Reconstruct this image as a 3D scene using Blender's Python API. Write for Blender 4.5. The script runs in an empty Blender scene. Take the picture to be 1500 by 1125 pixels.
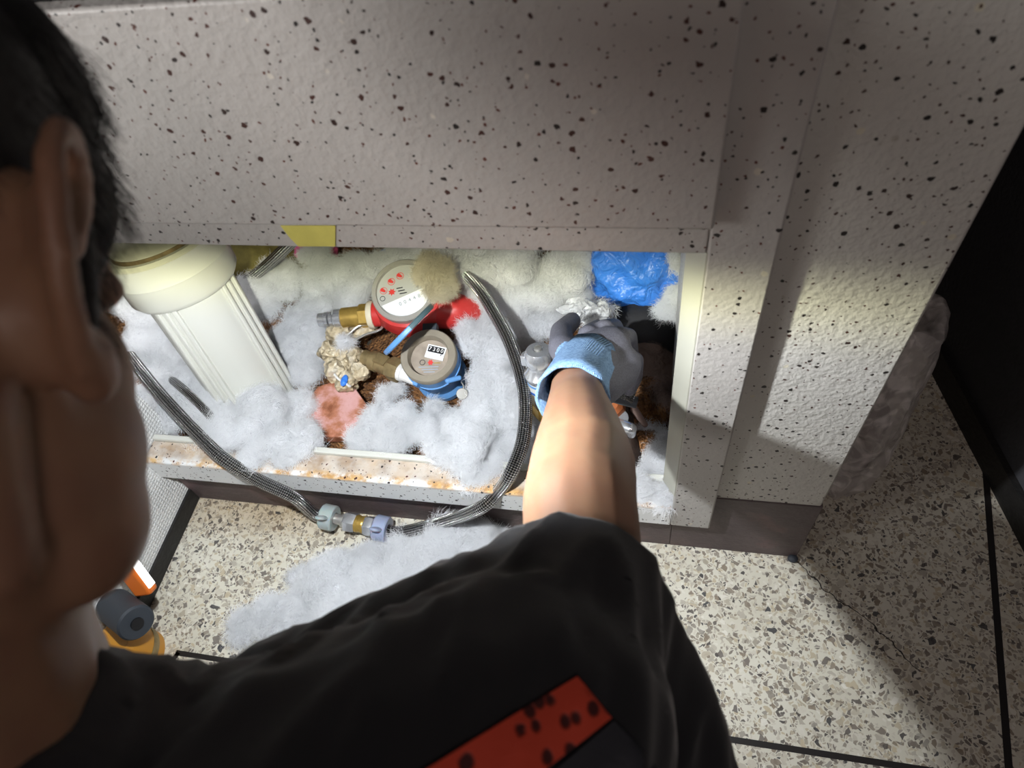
import bpy, math, random
import numpy as np
from mathutils import Vector, Matrix, noise
from mathutils.bvhtree import BVHTree
random.seed(7); RNG = np.random.default_rng(11)
S = bpy.context.scene
COL = S.collection

# ------------------------------------------------------------------ camera, light, exposure
cam = bpy.data.cameras.new('camera'); cam_o = bpy.data.objects.new('camera', cam); COL.objects.link(cam_o)
cam.sensor_width = 36; cam.lens = 24.12; cam.clip_start = 0.01; cam.clip_end = 50
R_, U_, B_ = (.97848, .15970, -.13068), (-.05570, .81418, .57793), (.19870, -.55822, .80555)
cam_o.matrix_world = Matrix(((R_[0], U_[0], B_[0], 0), (R_[1], U_[1], B_[1], 0), (R_[2], U_[2], B_[2], 1.0), (0, 0, 0, 1)))
cam.dof.use_dof = True; cam.dof.focus_distance = 0.90; cam.dof.aperture_fstop = 7.5
S.camera = cam_o
S.view_settings.view_transform = 'Standard'; S.view_settings.look = 'None'
S.view_settings.gamma = 1; S.view_settings.use_curve_mapping = False
S.view_settings.exposure = 0.0
wd = bpy.data.worlds.new('world'); S.world = wd; wd.use_nodes = True
wd.node_tree.nodes['Background'].inputs[0].default_value = (0.9, 0.85, 0.8, 1)
wd.node_tree.nodes['Background'].inputs[1].default_value = 0.028

LAMP = Vector((-.275, .20, .765))
def light(name, kind, loc, energy, color, **k):
    d = bpy.data.lights.new(name, kind); d.energy = energy; d.color = color
    for a, b in k.items(): setattr(d, a, b)
    o = bpy.data.objects.new(name, d); o.location = loc; COL.objects.link(o); return o
def aim(o, tgt):
    o.rotation_euler = (Vector(tgt) - Vector(o.location)).to_track_quat('-Z', 'Y').to_euler()
head_beam = light('headlamp_beam', 'POINT', LAMP, 27.0, (1, 1, 1), shadow_soft_size=.010)
def beam_profile(d, cut, front, cool, warm):
    # the headlamp's light distribution: sharp upper cut-off with a yellow rim, fading out sideways behind the wearer
    d.use_nodes = True; nt = d.node_tree; em = nt.nodes['Emission']; L = nt.links.new
    inc = nt.nodes.new('ShaderNodeNewGeometry').outputs['Incoming']
    def dot(v):
        x = nt.nodes.new('ShaderNodeVectorMath'); x.operation = 'DOT_PRODUCT'; L(inc, x.inputs[0]); x.inputs[1].default_value = v; return x.outputs['Value']
    def rng(v, a, b):
        x = nt.nodes.new('ShaderNodeMapRange'); x.interpolation_type = 'SMOOTHSTEP'; L(v, x.inputs[0]); x.inputs[1].default_value = a; x.inputs[2].default_value = b; return x.outputs[0]
    c = dot(cut); f = dot(front)
    s1 = nt.nodes.new('ShaderNodeMath'); s1.operation = 'SUBTRACT'; s1.inputs[0].default_value = 1; L(rng(c, -.09, .05), s1.inputs[1])
    m = nt.nodes.new('ShaderNodeMath'); m.operation = 'MULTIPLY'; L(s1.outputs[0], m.inputs[0]); L(rng(f, .25, .66), m.inputs[1]); L(m.outputs[0], em.inputs['Strength'])
    mx = nt.nodes.new('ShaderNodeMix'); mx.data_type = 'RGBA'; L(rng(c, -.15, -.02), mx.inputs[0]); mx.inputs[6].default_value = cool; mx.inputs[7].default_value = warm; L(mx.outputs[2], em.inputs['Color'])
beam_profile(head_beam.data, Vector((0, .671, .741)), Vector((0, .75, -.661)), (.93, .97, 1, 1), (1, 1, .68, 1))
door_fill = light('door_fill_light', 'AREA', (-1.45, -.75, 1.25), 35.0, (1.0, .985, .97), shape='DISK', size=.9)  # added fill for the door, standing in for soft bounce from the left
aim(door_fill, (-.05, .4, .7))
room = light('ceiling_lamp', 'AREA', (.5, -1.3, 2.2), 6.6, (1.0, .84, .80), shape='DISK', size=.5)
aim(room, (-.15, .2, .6))

# ------------------------------------------------------------------ material helpers
def lin(c):
    if isinstance(c, str): c = tuple(int(c[i:i+2], 16) / 255 for i in (0, 2, 4))
    return tuple((x / 12.92 if x <= .04045 else ((x + .055) / 1.055) ** 2.4) for x in c) + (1,)
class NT:
    def __init__(s, name):
        s.m = bpy.data.materials.new(name); s.m.use_nodes = True; s.t = s.m.node_tree
        s.b = s.t.nodes['Principled BSDF']; s.out = s.t.nodes['Material Output']; s._pos = None
    def n(s, typ, **k):
        x = s.t.nodes.new(typ)
        for a, b in k.items():
            if a.startswith('i_'):
                key = a[2:]; key = int(key) if key.isdigit() else key.replace('_', ' ')
                s.set(x.inputs[key], b)
            else: setattr(x, a, b)
        return x
    def set(s, inp, v):
        if hasattr(v, 'is_output') or isinstance(v, bpy.types.NodeSocket): s.t.links.new(v, inp)
        else: inp.default_value = v
    @property
    def pos(s):
        if s._pos is None: s._pos = s.n('ShaderNodeNewGeometry').outputs['Position']
        return s._pos
    def math(s, op, a, b=0.0, c=None):
        x = s.n('ShaderNodeMath', operation=op); s.set(x.inputs[0], a); s.set(x.inputs[1], b)
        if c is not None: s.set(x.inputs[2], c)
        return x.outputs[0]
    def noise(s, scale, detail=3, vec=None, rough=.5, dist=0):
        x = s.n('ShaderNodeTexNoise'); x.inputs['Scale'].default_value = scale; x.inputs['Detail'].default_value = detail
        x.inputs['Roughness'].default_value = rough; x.inputs['Distortion'].default_value = dist
        s.t.links.new(vec if vec is not None else s.pos, x.inputs['Vector']); return x
    def vor(s, scale, feature='F1', vec=None, dims='3D', rand=1.0):
        x = s.n('ShaderNodeTexVoronoi', feature=feature, voronoi_dimensions=dims); x.inputs['Scale'].default_value = scale
        x.inputs['Randomness'].default_value = rand
        s.t.links.new(vec if vec is not None else s.pos, x.inputs['Vector']); return x
    def ramp(s, fac, stops, interp='LINEAR'):
        x = s.n('ShaderNodeValToRGB'); cr = x.color_ramp; cr.interpolation = interp
        while len(cr.elements) < len(stops): cr.elements.new(.5)
        for e, (p, c) in zip(cr.elements, stops):
            e.position = p; e.color = c if len(c) == 4 else tuple(c) + (1,)
        s.set(x.inputs[0], fac); return x.outputs[0]
    def mix(s, fac, a, b, blend='MIX'):
        x = s.n('ShaderNodeMix', data_type='RGBA', blend_type=blend)
        s.set(x.inputs[0], fac); s.set(x.inputs[6], a); s.set(x.inputs[7], b); return x.outputs[2]
    def step(s, v, lo, hi):
        x = s.n('ShaderNodeMapRange', interpolation_type='SMOOTHSTEP'); s.set(x.inputs[0], v)
        x.inputs[1].default_value = lo; x.inputs[2].default_value = hi; return x.outputs[0]
    def bump(s, h, strength=.3, dist=.001):
        x = s.n('ShaderNodeBump'); x.inputs['Strength'].default_value = strength; x.inputs['Distance'].default_value = dist
        s.set(x.inputs['Height'], h); s.t.links.new(x.outputs[0], s.b.inputs['Normal']); return x
    def base(s, c, rough=.5, metal=0, **k):
        s.set(s.b.inputs['Base Color'], c); s.set(s.b.inputs['Roughness'], rough); s.set(s.b.inputs['Metallic'], metal)
        for a, b in k.items(): s.set(s.b.inputs[a.replace('_', ' ')], b)
        return s
def warp(t, scale, amt):
    nz = t.noise(scale, 2)
    sub = t.n('ShaderNodeVectorMath', operation='SUBTRACT'); t.set(sub.inputs[0], nz.outputs['Color']); sub.inputs[1].default_value = (.5, .5, .5)
    sc = t.n('ShaderNodeVectorMath', operation='SCALE'); t.set(sc.inputs[0], sub.outputs[0]); sc.inputs['Scale'].default_value = amt
    ad = t.n('ShaderNodeVectorMath', operation='ADD'); t.set(ad.inputs[0], t.pos); t.set(ad.inputs[1], sc.outputs[0])
    return ad.outputs[0]
def plain(name, c, rough=.5, metal=0, bump=None, var=.0, **k):
    t = NT(name); col = lin(c)
    if var:
        nz = t.noise(60, 4); d = tuple(x * (1 - var) for x in col[:3]) + (1,)
        col = t.mix(t.step(nz.outputs[0], .3, .7), d, col)
    t.base(col, rough, metal, **k)
    if bump: t.bump(t.noise(bump[0], 4).outputs[0], bump[1], bump[2])
    return t.m

def speckle_paint(name, ground='aeaaa6', stucco=.25, rust=False):
    t = NT(name)
    w = warp(t, 260, .004)
    v1 = t.vor(118, vec=w); v2 = t.vor(200, vec=w); v3 = t.vor(48, vec=w)
    def dots(v, thr, keep):
        sx = t.n('ShaderNodeSeparateColor'); t.set(sx.inputs[0], v.outputs['Color'])
        rad = t.math('MULTIPLY', t.step(sx.outputs[0], keep, 1.0), thr)
        d = t.math('SUBTRACT', rad, v.outputs['Distance'])
        return t.step(d, 0.0, .03), sx.outputs[1]
    big = t.noise(9, 3)
    g = t.mix(t.step(big.outputs[0], .3, .7), lin(ground), tuple(x * .93 for x in lin(ground)[:3]) + (1,))
    m3, c3 = dots(v3, .16, .55)
    g = t.mix(t.math('MULTIPLY', m3, .5), g, t.ramp(c3, [(0, lin('c9bf9c')), (.5, lin('d8d2c4')), (1, lin('8f8474'))]))
    if rust:
        sp = t.n('ShaderNodeSeparateXYZ'); t.set(sp.inputs[0], t.pos)
        drip = t.noise(30, 5, rough=.65)
        top = t.step(sp.outputs[2], .150, .160)
        f = t.math('MULTIPLY', top, t.step(drip.outputs[0], .38, .58))
        # narrow runs down the face
        cx = t.n('ShaderNodeCombineXYZ'); t.set(cx.inputs[0], t.math('ADD', sp.outputs[0], t.math('MULTIPLY', t.noise(45, 2).outputs[0], .02)))
        run = t.noise(42, 1, vec=cx.outputs[0])
        fr = t.math('MULTIPLY', t.step(run.outputs[0], .69, .73), t.step(t.noise(11, 2).outputs[0], .5, .6))
        f = t.math('MAXIMUM', f, t.math('MULTIPLY', fr, .75))
        back = t.math('MULTIPLY', t.step(sp.outputs[1], .404, .416), t.step(t.noise(25, 5).outputs[0], .1, .5))
        rustc = t.ramp(t.noise(70, 5, rough=.7).outputs[0], [(.3, lin('8a5a20')), (.5, lin('c8933c')), (.7, lin('d8b878'))])
        g = t.mix(f, g, rustc)
        g = t.mix(t.math('MULTIPLY', back, .85), g, t.ramp(t.noise(40, 4).outputs[0], [(.35, lin('a08d7c')), (.6, lin('c9bdb0'))]))
    m1, c1 = dots(v1, .27, .18); m2, c2 = dots(v2, .25, .20)
    dark = [(0, lin('191615')), (.32, lin('211a19')), (.42, lin('3a201a')), (1, lin('5a2c20'))]
    col = t.mix(m2, g, t.ramp(c2, dark)); col = t.mix(m1, col, t.ramp(c1, dark))
    t.base(col, .5)
    h = t.math('ADD', t.math('MULTIPLY', t.noise(170, 4).outputs[0], 1.0), t.math('MULTIPLY', t.noise(45, 2).outputs[0], .7))
    t.bump(h, stucco, .004)
    return t.m

def terrazzo():
    t = NT('terrazzo')
    w = warp(t, 70, .012)
    chips = [(0, lin('e9e5d9')), (.12, lin('cfc8b8')), (.3, lin('b4ad9f')), (.45, lin('c7b99c')), (.58, lin('9c968c')), (.74, lin('8e806e')), (.88, lin('736c66')), (.96, lin('4a4340')), (1, lin('3b3d42'))]
    ground = t.mix(t.step(t.noise(7, 3).outputs[0], .35, .65), lin('dedacb'), lin('d2cdbc'))
    dirt = t.noise(4.5, 4)
    col = ground
    def layer(scale, thr, keep, off):
        mp = t.n('ShaderNodeMapping'); t.set(mp.inputs[0], w); mp.inputs['Location'].default_value = (off, off * 1.7, 0); mp.inputs['Rotation'].default_value = (0, 0, off)
        ve = t.vor(scale, 'DISTANCE_TO_EDGE', mp.outputs[0], '2D'); vc = t.vor(scale, 'F1', mp.outputs[0], '2D')
        sx = t.n('ShaderNodeSeparateColor'); t.set(sx.inputs[0], vc.outputs['Color'])
        m = t.math('MULTIPLY', t.step(ve.outputs['Distance'], thr, thr + .03), t.step(sx.outputs[2], keep, keep + .01))
        return m, t.ramp(sx.outputs[0], chips, 'LINEAR')
    for sc, thr, keep, off in ((240, .12, .42, .3), (160, .14, .55, 1.1), (105, .15, .70, 2.3)):
        m, c = layer(sc, thr, keep, off); col = t.mix(t.math('MULTIPLY', m, .92), col, c)
    # yellowish damp stain near the cabinet foot
    sp = t.n('ShaderNodeSeparateXYZ'); t.set(sp.inputs[0], t.pos)
    st = t.math('MULTIPLY', t.math('MULTIPLY', t.step(sp.outputs[1], .33, .41), t.math('SUBTRACT', 1.0, t.step(sp.outputs[0], -.60, -.36))), t.step(dirt.outputs[0], .3, .6))
    col = t.mix(t.math('MULTIPLY', st, .5), col, t.mix(1.0, col, lin('c8a262'), 'MULTIPLY'))
    # hairline crack from the cabinet corner
    cv = t.math('SUBTRACT', t.math('ADD', sp.outputs[1], t.math('MULTIPLY', t.math('SUBTRACT', t.noise(26, 4).outputs[0], .5), .05)), t.math('SUBTRACT', .60, t.math('MULTIPLY', sp.outputs[0], .87)))
    cm = t.math('MULTIPLY', t.math('SUBTRACT', 1.0, t.step(t.math('ABSOLUTE', cv), .0006, .0016)), t.math('MULTIPLY', t.step(sp.outputs[0], .215, .22), t.math('SUBTRACT', 1.0, t.step(sp.outputs[0], .36, .37))))
    col = t.mix(t.math('MULTIPLY', cm, t.step(sp.outputs[1], .26, .27)), col, lin('2c2724'))
    t.base(col, .42)
    t.bump(t.noise(30, 3).outputs[0], .05, .002)
    return t.m

M = {}
M['paint'] = speckle_paint('speckled_paint')
M['stucco'] = speckle_paint('speckled_stucco', 'bfbcb6', .45)
M['sill'] = speckle_paint('speckled_rusty_sill', 'e9eaea', .1, True)
M['terrazzo'] = terrazzo()
t = NT('brown_base_paint'); z = t.noise(14, 5, rough=.6)
t.base(t.ramp(z.outputs[0], [(.3, lin('4a3f40')), (.55, lin('584b4c')), (.68, lin('6a5353')), (.8, lin('8a7a76'))]), .6)
t.bump(t.noise(90, 4).outputs[0], .5, .003); M['toe'] = t.m
M['black_base'] = plain('black_base_paint', '1c1a19', .6, bump=(120, .6, .003), var=.3)
t = NT('embossed_wallpaper')
sp = t.n('ShaderNodeSeparateXYZ'); t.set(sp.inputs[0], t.pos)
sy = t.math('ABSOLUTE', t.math('SINE', t.math('MULTIPLY', sp.outputs[1], 520)))
sz = t.math('ABSOLUTE', t.math('SINE', t.math('MULTIPLY', sp.outputs[2], 520)))
h = t.math('MULTIPLY', t.math('MINIMUM', sy, sz), t.math('ADD', .6, t.noise(50, 2).outputs[0]))
t.base(t.mix(t.step(t.noise(12, 3).outputs[0], .3, .7), lin('d6d6d5'), lin('e2e2e1')), .6); t.bump(h, .5, .003); M['wallpaper'] = t.m
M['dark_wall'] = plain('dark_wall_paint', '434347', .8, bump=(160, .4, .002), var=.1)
M['divider'] = plain('black_divider', '1f1b1a', .5)
M['worktop'] = plain('black_worktop', '151516', .4)
M['inner'] = plain('cabinet_inside', '4a4338', .8, var=.4, bump=(40, .3, .004))
M['white_plastic'] = plain('white_plastic', 'd2d2ca', .32, Specular_IOR_Level=.5)
M['cream_plastic'] = plain('cream_plastic', 'cfcdb6', .35)
M['jamb_paint'] = plain('plain_cream_paint', 'a3a296', .45)
M['grey_clip'] = plain('translucent_grey_plastic', 'a9b4b4', .35, Subsurface_Weight=.2)
M['blue_clip'] = plain('blue_grey_plastic', '9aa3bd', .35, Subsurface_Weight=.2)
M['chrome'] = plain('chrome', 'e6e8ec', .24, .8)
M['steel'] = plain('brushed_steel', 'd6d4ce', .32, .8)
M['brass'] = plain('brass', 'd0ac5a', .34, .6, bump=(90, .15, .001), var=.25)
M['old_brass'] = plain('dull_brass', '9c8860', .5, .4, bump=(90, .35, .001), var=.4)
M['copper'] = plain('copper_fitting', 'b3693e', .4, .7, var=.35)
M['red_plastic'] = plain('red_plastic', 'c93a37', .35, var=.1)
M['blue_plastic'] = plain('blue_paint', '6499d2', .38, var=.12)
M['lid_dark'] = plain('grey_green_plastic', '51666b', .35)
M['ring_grey'] = plain('taupe_plastic_ring', '8f8676', .5, var=.15)
M['ring_clear'] = plain('clear_grey_plastic', 'b3b0a8', .15, Transmission_Weight=.25)
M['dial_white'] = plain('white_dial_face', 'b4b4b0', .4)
M['dial_tan'] = plain('dusty_dial_face', 'a79a8b', .45, var=.25)
M['ink'] = plain('black_ink', '1a1a1d', .4)
M['white_ink'] = plain('white_ink', 'f0f0ee', .4)
M['grey_ink'] = plain('grey_ink', '9aa3ae', .4)
M['red_ink'] = plain('red_ink', 'd8403c', .4)
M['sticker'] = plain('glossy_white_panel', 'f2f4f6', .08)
M['teflon'] = plain('white_thread_tape', 'eceae6', .6, bump=(220, .5, .002))
M['gasket'] = plain('cream_gasket', 'd9cfb6', .5)
M['yellow_tape'] = plain('yellow_tape', 'c9c061', .6, bump=(80, .2, .001), var=.1)
M['olive'] = plain('mustard_cloth', '7a7038', .9, bump=(200, .3, .002), var=.3)
M['pink_bag'] = plain('pink_plastic', 'd85f8c', .4)
t = NT('pink_insulation_board'); z = t.noise(24, 5, rough=.6)
t.base(t.ramp(z.outputs[0], [(.34, lin('8a5238')), (.44, lin('b97a5e')), (.54, lin('d3a09a')), (.64, lin('d8a8a6')), (.74, lin('b5714e'))]), .55); t.bump(t.noise(60, 3).outputs[0], .15, .002); M['pink_board'] = t.m
t = NT('brown_grit'); z = t.vor(230); z2 = t.noise(90, 5, rough=.7)
t.base(t.ramp(z2.outputs[0], [(.25, lin('2a1c14')), (.42, lin('6f4a2b')), (.6, lin('9c6c3f')), (.78, lin('b98b5a'))]), .9)
t.bump(t.math('ADD', z.outputs['Distance'], z2.outputs[0]), 1.0, .006); M['soil'] = t.m
t = NT('crumpled_foil'); z = t.noise(38, 5, rough=.6, dist=.8)
t.base(t.ramp(z.outputs[0], [(.3, lin('a08f70')), (.5, lin('cdbd9d')), (.7, lin('e0d8c8'))]),   .45, .08)
t.bump(t.vor(55, vec=warp(t, 50, .02)).outputs['Distance'], 1.0, .012); M['foil'] = t.m
M['rubber_black'] = plain('black_rubber_foam', '1d1d21', .75, bump=(150, .3, .002))
M['dark_iron'] = plain('dark_rusty_iron', '3a2b23', .7, .3, bump=(120, .6, .003), var=.5)
M['amber'] = plain('amber_plastic', 'c78a2c', .45, bump=(60, .15, .001))
M['orange'] = plain('orange_plastic', 'd9702a', .4)
M['dark_grey'] = plain('dark_grey_rubber', '33383f', .6)
t = NT('lit_lens'); t.base(lin('ffffff'), .3, Emission_Color=(1, .98, .95, 1), Emission_Strength=1.6); M['lens'] = t.m
t = NT('blue_bag_film'); t.base(lin('3f86ee'), .3, Specular_IOR_Level=.6); t.bump(t.noise(45, 4, dist=1.2).outputs[0], .8, .01); M['blue_bag'] = t.m
def film(name, c, alpha, rough=.25):
    t = NT(name); lw = t.n('ShaderNodeLayerWeight', i_Blend=.35)
    nz = t.noise(26, 4, dist=1.5)
    t.base(lin(c), rough, Specular_IOR_Level=.6)
    t.set(t.b.inputs['Alpha'], t.math('MINIMUM', t.math('ADD', alpha, t.math('MULTIPLY', t.step(nz.outputs[0], .45, .7), .4)), 1.0))
    t.bump(t.vor(30, vec=warp(t, 30, .03)).outputs['Distance'], .9, .012); return t.m
M['clear_film'] = film('clear_plastic_film', 'ece6e2', .36, .3)
M['shiny_film'] = film('shiny_clear_film', 'd8dade', .45, .1)
M['rubbish'] = plain('brown_paper_rubbish', '5a3f30', .8, var=.5, bump=(40, .6, .006))
def wool_mat(name, c, tr=.35):
    t = NT(name); nt = t.t; nt.nodes.remove(t.b)
    d = t.n('ShaderNodeBsdfDiffuse'); tl = t.n('ShaderNodeBsdfTranslucent'); mx = t.n('ShaderNodeMixShader')
    col = t.mix(t.step(t.noise(22, 3).outputs[0], .35, .68), lin(c), tuple(x * .93 for x in lin(c)[:3]) + (1,))
    t.set(d.inputs[0], col); t.set(tl.inputs[0], col); mx.inputs[0].default_value = tr
    nt.links.new(d.outputs[0], mx.inputs[1]); nt.links.new(tl.outputs[0], mx.inputs[2]); nt.links.new(mx.outputs[0], t.out.inputs[0])
    return t.m
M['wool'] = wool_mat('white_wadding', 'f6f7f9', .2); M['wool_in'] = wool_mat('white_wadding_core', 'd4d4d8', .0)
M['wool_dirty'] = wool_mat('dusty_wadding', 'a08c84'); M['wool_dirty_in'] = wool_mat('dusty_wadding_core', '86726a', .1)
M['wool_cream'] = wool_mat('cream_wadding', 'ddd5bf'); M['wool_cream_in'] = wool_mat('cream_wadding_core', 'd2c9b2', .1)
def skin(name, c1, c2):
    t = NT(name); z = t.noise(30, 4)
    t.base(t.mix(t.step(z.outputs[0], .3, .7), lin(c1), lin(c2)), .5, Subsurface_Weight=.25, Subsurface_Scale=.006)
    t.b.inputs['Subsurface Radius'].default_value = (1, .35, .2)
    t.bump(t.noise(700, 2).outputs[0], .08, .0006); return t.m
M['skin'] = skin('skin', '9c785e', '946e58')
M['hair'] = plain('black_hair', '17130f', .55)
t = NT('black_shirt_cloth'); t.base(lin('15151a'), .85, Sheen_Weight=.2, Sheen_Roughness=.5); t.bump(t.noise(900, 2).outputs[0], .25, .0006); M['shirt'] = t.m
M['trousers'] = plain('black_trousers', '202024', .85)
M['shoe'] = plain('black_shoe', '18181a', .6)
t = NT('red_perforated_mesh'); v = t.vor(95, vec=warp(t, 60, .004)); mk = t.step(v.outputs['Distance'], .24, .40)
t.base(t.mix(mk, lin('4a1512'), lin('d8492f')), .7); t.bump(mk, .5, .002); M['red_mesh'] = t.m
M['grey_panel'] = plain('dark_grey_panel', '33343a', .7, bump=(400, .3, .001))
t = NT('blue_knit'); 
sp = t.n('ShaderNodeSeparateXYZ'); t.set(sp.inputs[0], t.pos)
rib = t.math('SINE', t.math('MULTIPLY', t.math('ADD', sp.outputs[0], t.math('MULTIPLY', sp.outputs[2], .5)), 3200)); 
t.base(t.mix(t.step(t.noise(400, 2).outputs[0], .35, .65), lin('6f92bd'), lin('8db0d6')), .85); t.bump(rib, .5, .001); M['knit'] = t.m
t = NT('grey_glove_coating'); z = t.noise(600, 3)
t.base(t.mix(t.step(z.outputs[0], .3, .7), lin('5c5c66'), lin('70707a')), .6); t.bump(z.outputs[0], .3, .001); M['coat'] = t.m
t = NT('steel_braid')
uv = t.n('ShaderNodeUVMap').outputs[0]; sp = t.n('ShaderNodeSeparateXYZ'); t.set(sp.inputs[0], uv)
a = t.math('ADD', t.math('MULTIPLY', sp.outputs[0], 1150), t.math('MULTIPLY', sp.outputs[1], 2 * math.pi * 8))
b = t.math('SUBTRACT', t.math('MULTIPLY', sp.outputs[0], 1150), t.math('MULTIPLY', sp.outputs[1], 2 * math.pi * 8))
h = t.math('MULTIPLY', t.math('SINE', a), t.math('SINE', b))
t.base(t.ramp(t.math('ADD', t.math('MULTIPLY', h, .5), .5), [(.2, lin('343436')), (.5, lin('8c8a8a')), (.8, lin('e6e4e2'))]), .24, 1.0)
t.bump(h, .9, .002); M['braid'] = t.m

# ------------------------------------------------------------------ geometry helpers
class MB:
    def __init__(s): s.v = []; s.f = []; s.uv = []
    def add(s, vs, fs, uvs=None):
        o = len(s.v); s.v += [tuple(p) for p in vs]; s.f += [tuple(i + o for i in f) for f in fs]
        s.uv += list(uvs) if uvs is not None else [(0, 0)] * len(vs)
        return s
    def box(s, a, b, m=None):
        x0, y0, z0 = a; x1, y1, z1 = b
        vs = [Vector(p) for p in ((x0,y0,z0),(x1,y0,z0),(x1,y1,z0),(x0,y1,z0),(x0,y0,z1),(x1,y0,z1),(x1,y1,z1),(x0,y1,z1))]
        if m is not None: vs = [m @ p for p in vs]
        return s.add(vs, [(0,3,2,1),(4,5,6,7),(0,1,5,4),(1,2,6,5),(2,3,7,6),(3,0,4,7)])
    def lathe(s, prof, n=32, m=None, phase=0, ring=False):
        m = m or Matrix(); vs = []; fs = []
        for r, z in prof:
            for k in range(n):
                a = 2 * math.pi * k / n + phase; vs.append(m @ Vector((r * math.cos(a), r * math.sin(a), z)))
        for i in range(len(prof) - 1):
            for k in range(n):
                k2 = (k + 1) % n; fs.append((i*n+k, i*n+k2, (i+1)*n+k2, (i+1)*n+k))
        if ring:
            i = len(prof) - 1
            for k in range(n): k2 = (k + 1) % n; fs.append((i*n+k, i*n+k2, k2, k))
            return s.add(vs, fs)
        if prof[0][0] > 1e-3: fs.append(tuple(range(n - 1, -1, -1)))
        if prof[-1][0] > 1e-3: fs.append(tuple((len(prof)-1)*n + k for k in range(n)))
        return s.add(vs, fs)
    def tube(s, pts, r, n=20, caps=True):
        P = [Vector(p) for p in pts]; rr = r if hasattr(r, '__len__') else [r] * len(P)
        T = [(P[min(i+1, len(P)-1)] - P[max(i-1, 0)]).normalized() for i in range(len(P))]
        nrm = T[0].orthogonal().normalized(); vs = []; uv = []; fs = []; L = 0
        for i, p in enumerate(P):
            if i: L += (p - P[i-1]).length
            nrm = (nrm - T[i] * nrm.dot(T[i])).normalized(); bi = T[i].cross(nrm)
            for k in range(n + 1):
                a = 2 * math.pi * k / n; vs.append(p + (nrm * math.cos(a) + bi * math.sin(a)) * rr[i]); uv.append((L, k / n))
        w = n + 1
        for i in range(len(P) - 1):
            for k in range(n): fs.append((i*w+k, i*w+k+1, (i+1)*w+k+1, (i+1)*w+k))
        if caps: fs.append(tuple(range(n - 1, -1, -1))); fs.append(tuple((len(P)-1)*w + k for k in range(n)))
        return s.add(vs, fs, uv)
    def cap(s, p, q, r1, r2, n=14, h=4):
        p = Vector(p); q = Vector(q); d = (q - p); L = d.length
        m = Matrix.Translation(p) @ d.to_track_quat('Z', 'Y').to_matrix().to_4x4()
        prof = [(max(r1 * math.cos(a), 1e-5), r1 * math.sin(a)) for a in [-math.pi/2 + math.pi/2 * i / h for i in range(h + 1)]]
        prof += [(max(r2 * math.cos(a), 1e-5), L + r2 * math.sin(a)) for a in [math.pi/2 * i / h for i in range(h + 1)]]
        return s.lathe(prof, n, m)
    def chain(s, pts, rs, **k):
        for i in range(len(pts) - 1): s.cap(pts[i], pts[i+1], rs[i], rs[i+1], **k)
        return s
    def ell(s, c, rad, m=None, n=20, h=12):
        mm = Matrix.Translation(Vector(c)) @ (m or Matrix()) @ Matrix.Diagonal((rad[0], rad[1], rad[2], 1))
        prof = [(max(math.cos(a), 1e-4), math.sin(a)) for a in [-math.pi/2 + math.pi * i / h for i in range(h + 1)]]
        return s.lathe(prof, n, mm)
    def obj(s, name, mat, parent=None, sharp=35, bevel=0, **props):
        me = bpy.data.meshes.new(name); me.from_pydata(s.v, [], s.f)
        if any(u != (0, 0) for u in s.uv):
            ul = me.uv_layers.new(name='UVMap'); li = np.zeros(len(me.loops), dtype=np.int32); me.loops.foreach_get('vertex_index', li)
            ul.data.foreach_set('uv', np.array(s.uv, dtype=np.float32)[li].ravel())
        me.polygons.foreach_set('use_smooth', [True] * len(me.polygons)); me.set_sharp_from_angle(angle=math.radians(sharp))
        if mat is not None: me.materials.append(M[mat] if isinstance(mat, str) else mat)
        me.validate(); me.update()
        o = bpy.data.objects.new(name, me); COL.objects.link(o)
        if parent is not None: o.parent = parent
        for a, b in props.items(): o[a] = b
        if bevel:
            bm = o.modifiers.new('bevel', 'BEVEL'); bm.width = bevel; bm.segments = 2; bm.limit_method = 'ANGLE'
        return o
def thing(name, label, cat, group=None):
    o = bpy.data.objects.new(name, None); COL.objects.link(o); o['label'] = label; o['category'] = cat; o.empty_display_size = .02
    if group: o['group'] = group
    return o
def axis_m(p, q):
    d = Vector(q) - Vector(p); return Matrix.Translation(Vector(p)) @ d.to_track_quat('Z', 'Y').to_matrix().to_4x4()
def spline(pts, n=8):
    P = [Vector(p) for p in pts]; out = []
    for i in range(len(P) - 1):
        p0, p1, p2, p3 = P[max(i-1, 0)], P[i], P[i+1], P[min(i+2, len(P)-1)]
        for k in range(n):
            u = k / n; out.append(.5 * ((2*p1) + (p2-p0)*u + (2*p0-5*p1+4*p2-p3)*u*u + (3*p1-p0-3*p2+p3)*u**3))
    return out + [P[-1]]
def text(name, body, size, m, mat, parent, depth=.0003, **p):
    cu = bpy.data.curves.new(name, 'FONT'); cu.body = body; cu.size = size; cu.align_x = 'CENTER'; cu.align_y = 'CENTER'; cu.extrude = depth
    cu.materials.append(M[mat]); o = bpy.data.objects.new(name, cu); COL.objects.link(o); bpy.context.view_layer.update()
    me = bpy.data.meshes.new_from_object(o.evaluated_get(bpy.context.evaluated_depsgraph_get())); bpy.data.objects.remove(o)
    o = bpy.data.objects.new(name, me); COL.objects.link(o); o.parent = parent; o.matrix_local = m
    return o
def structure(b, name, mat, label, **k):
    return b.obj(name, mat, None, kind='structure', label=label, category=name.split('_')[0], **k)

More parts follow.
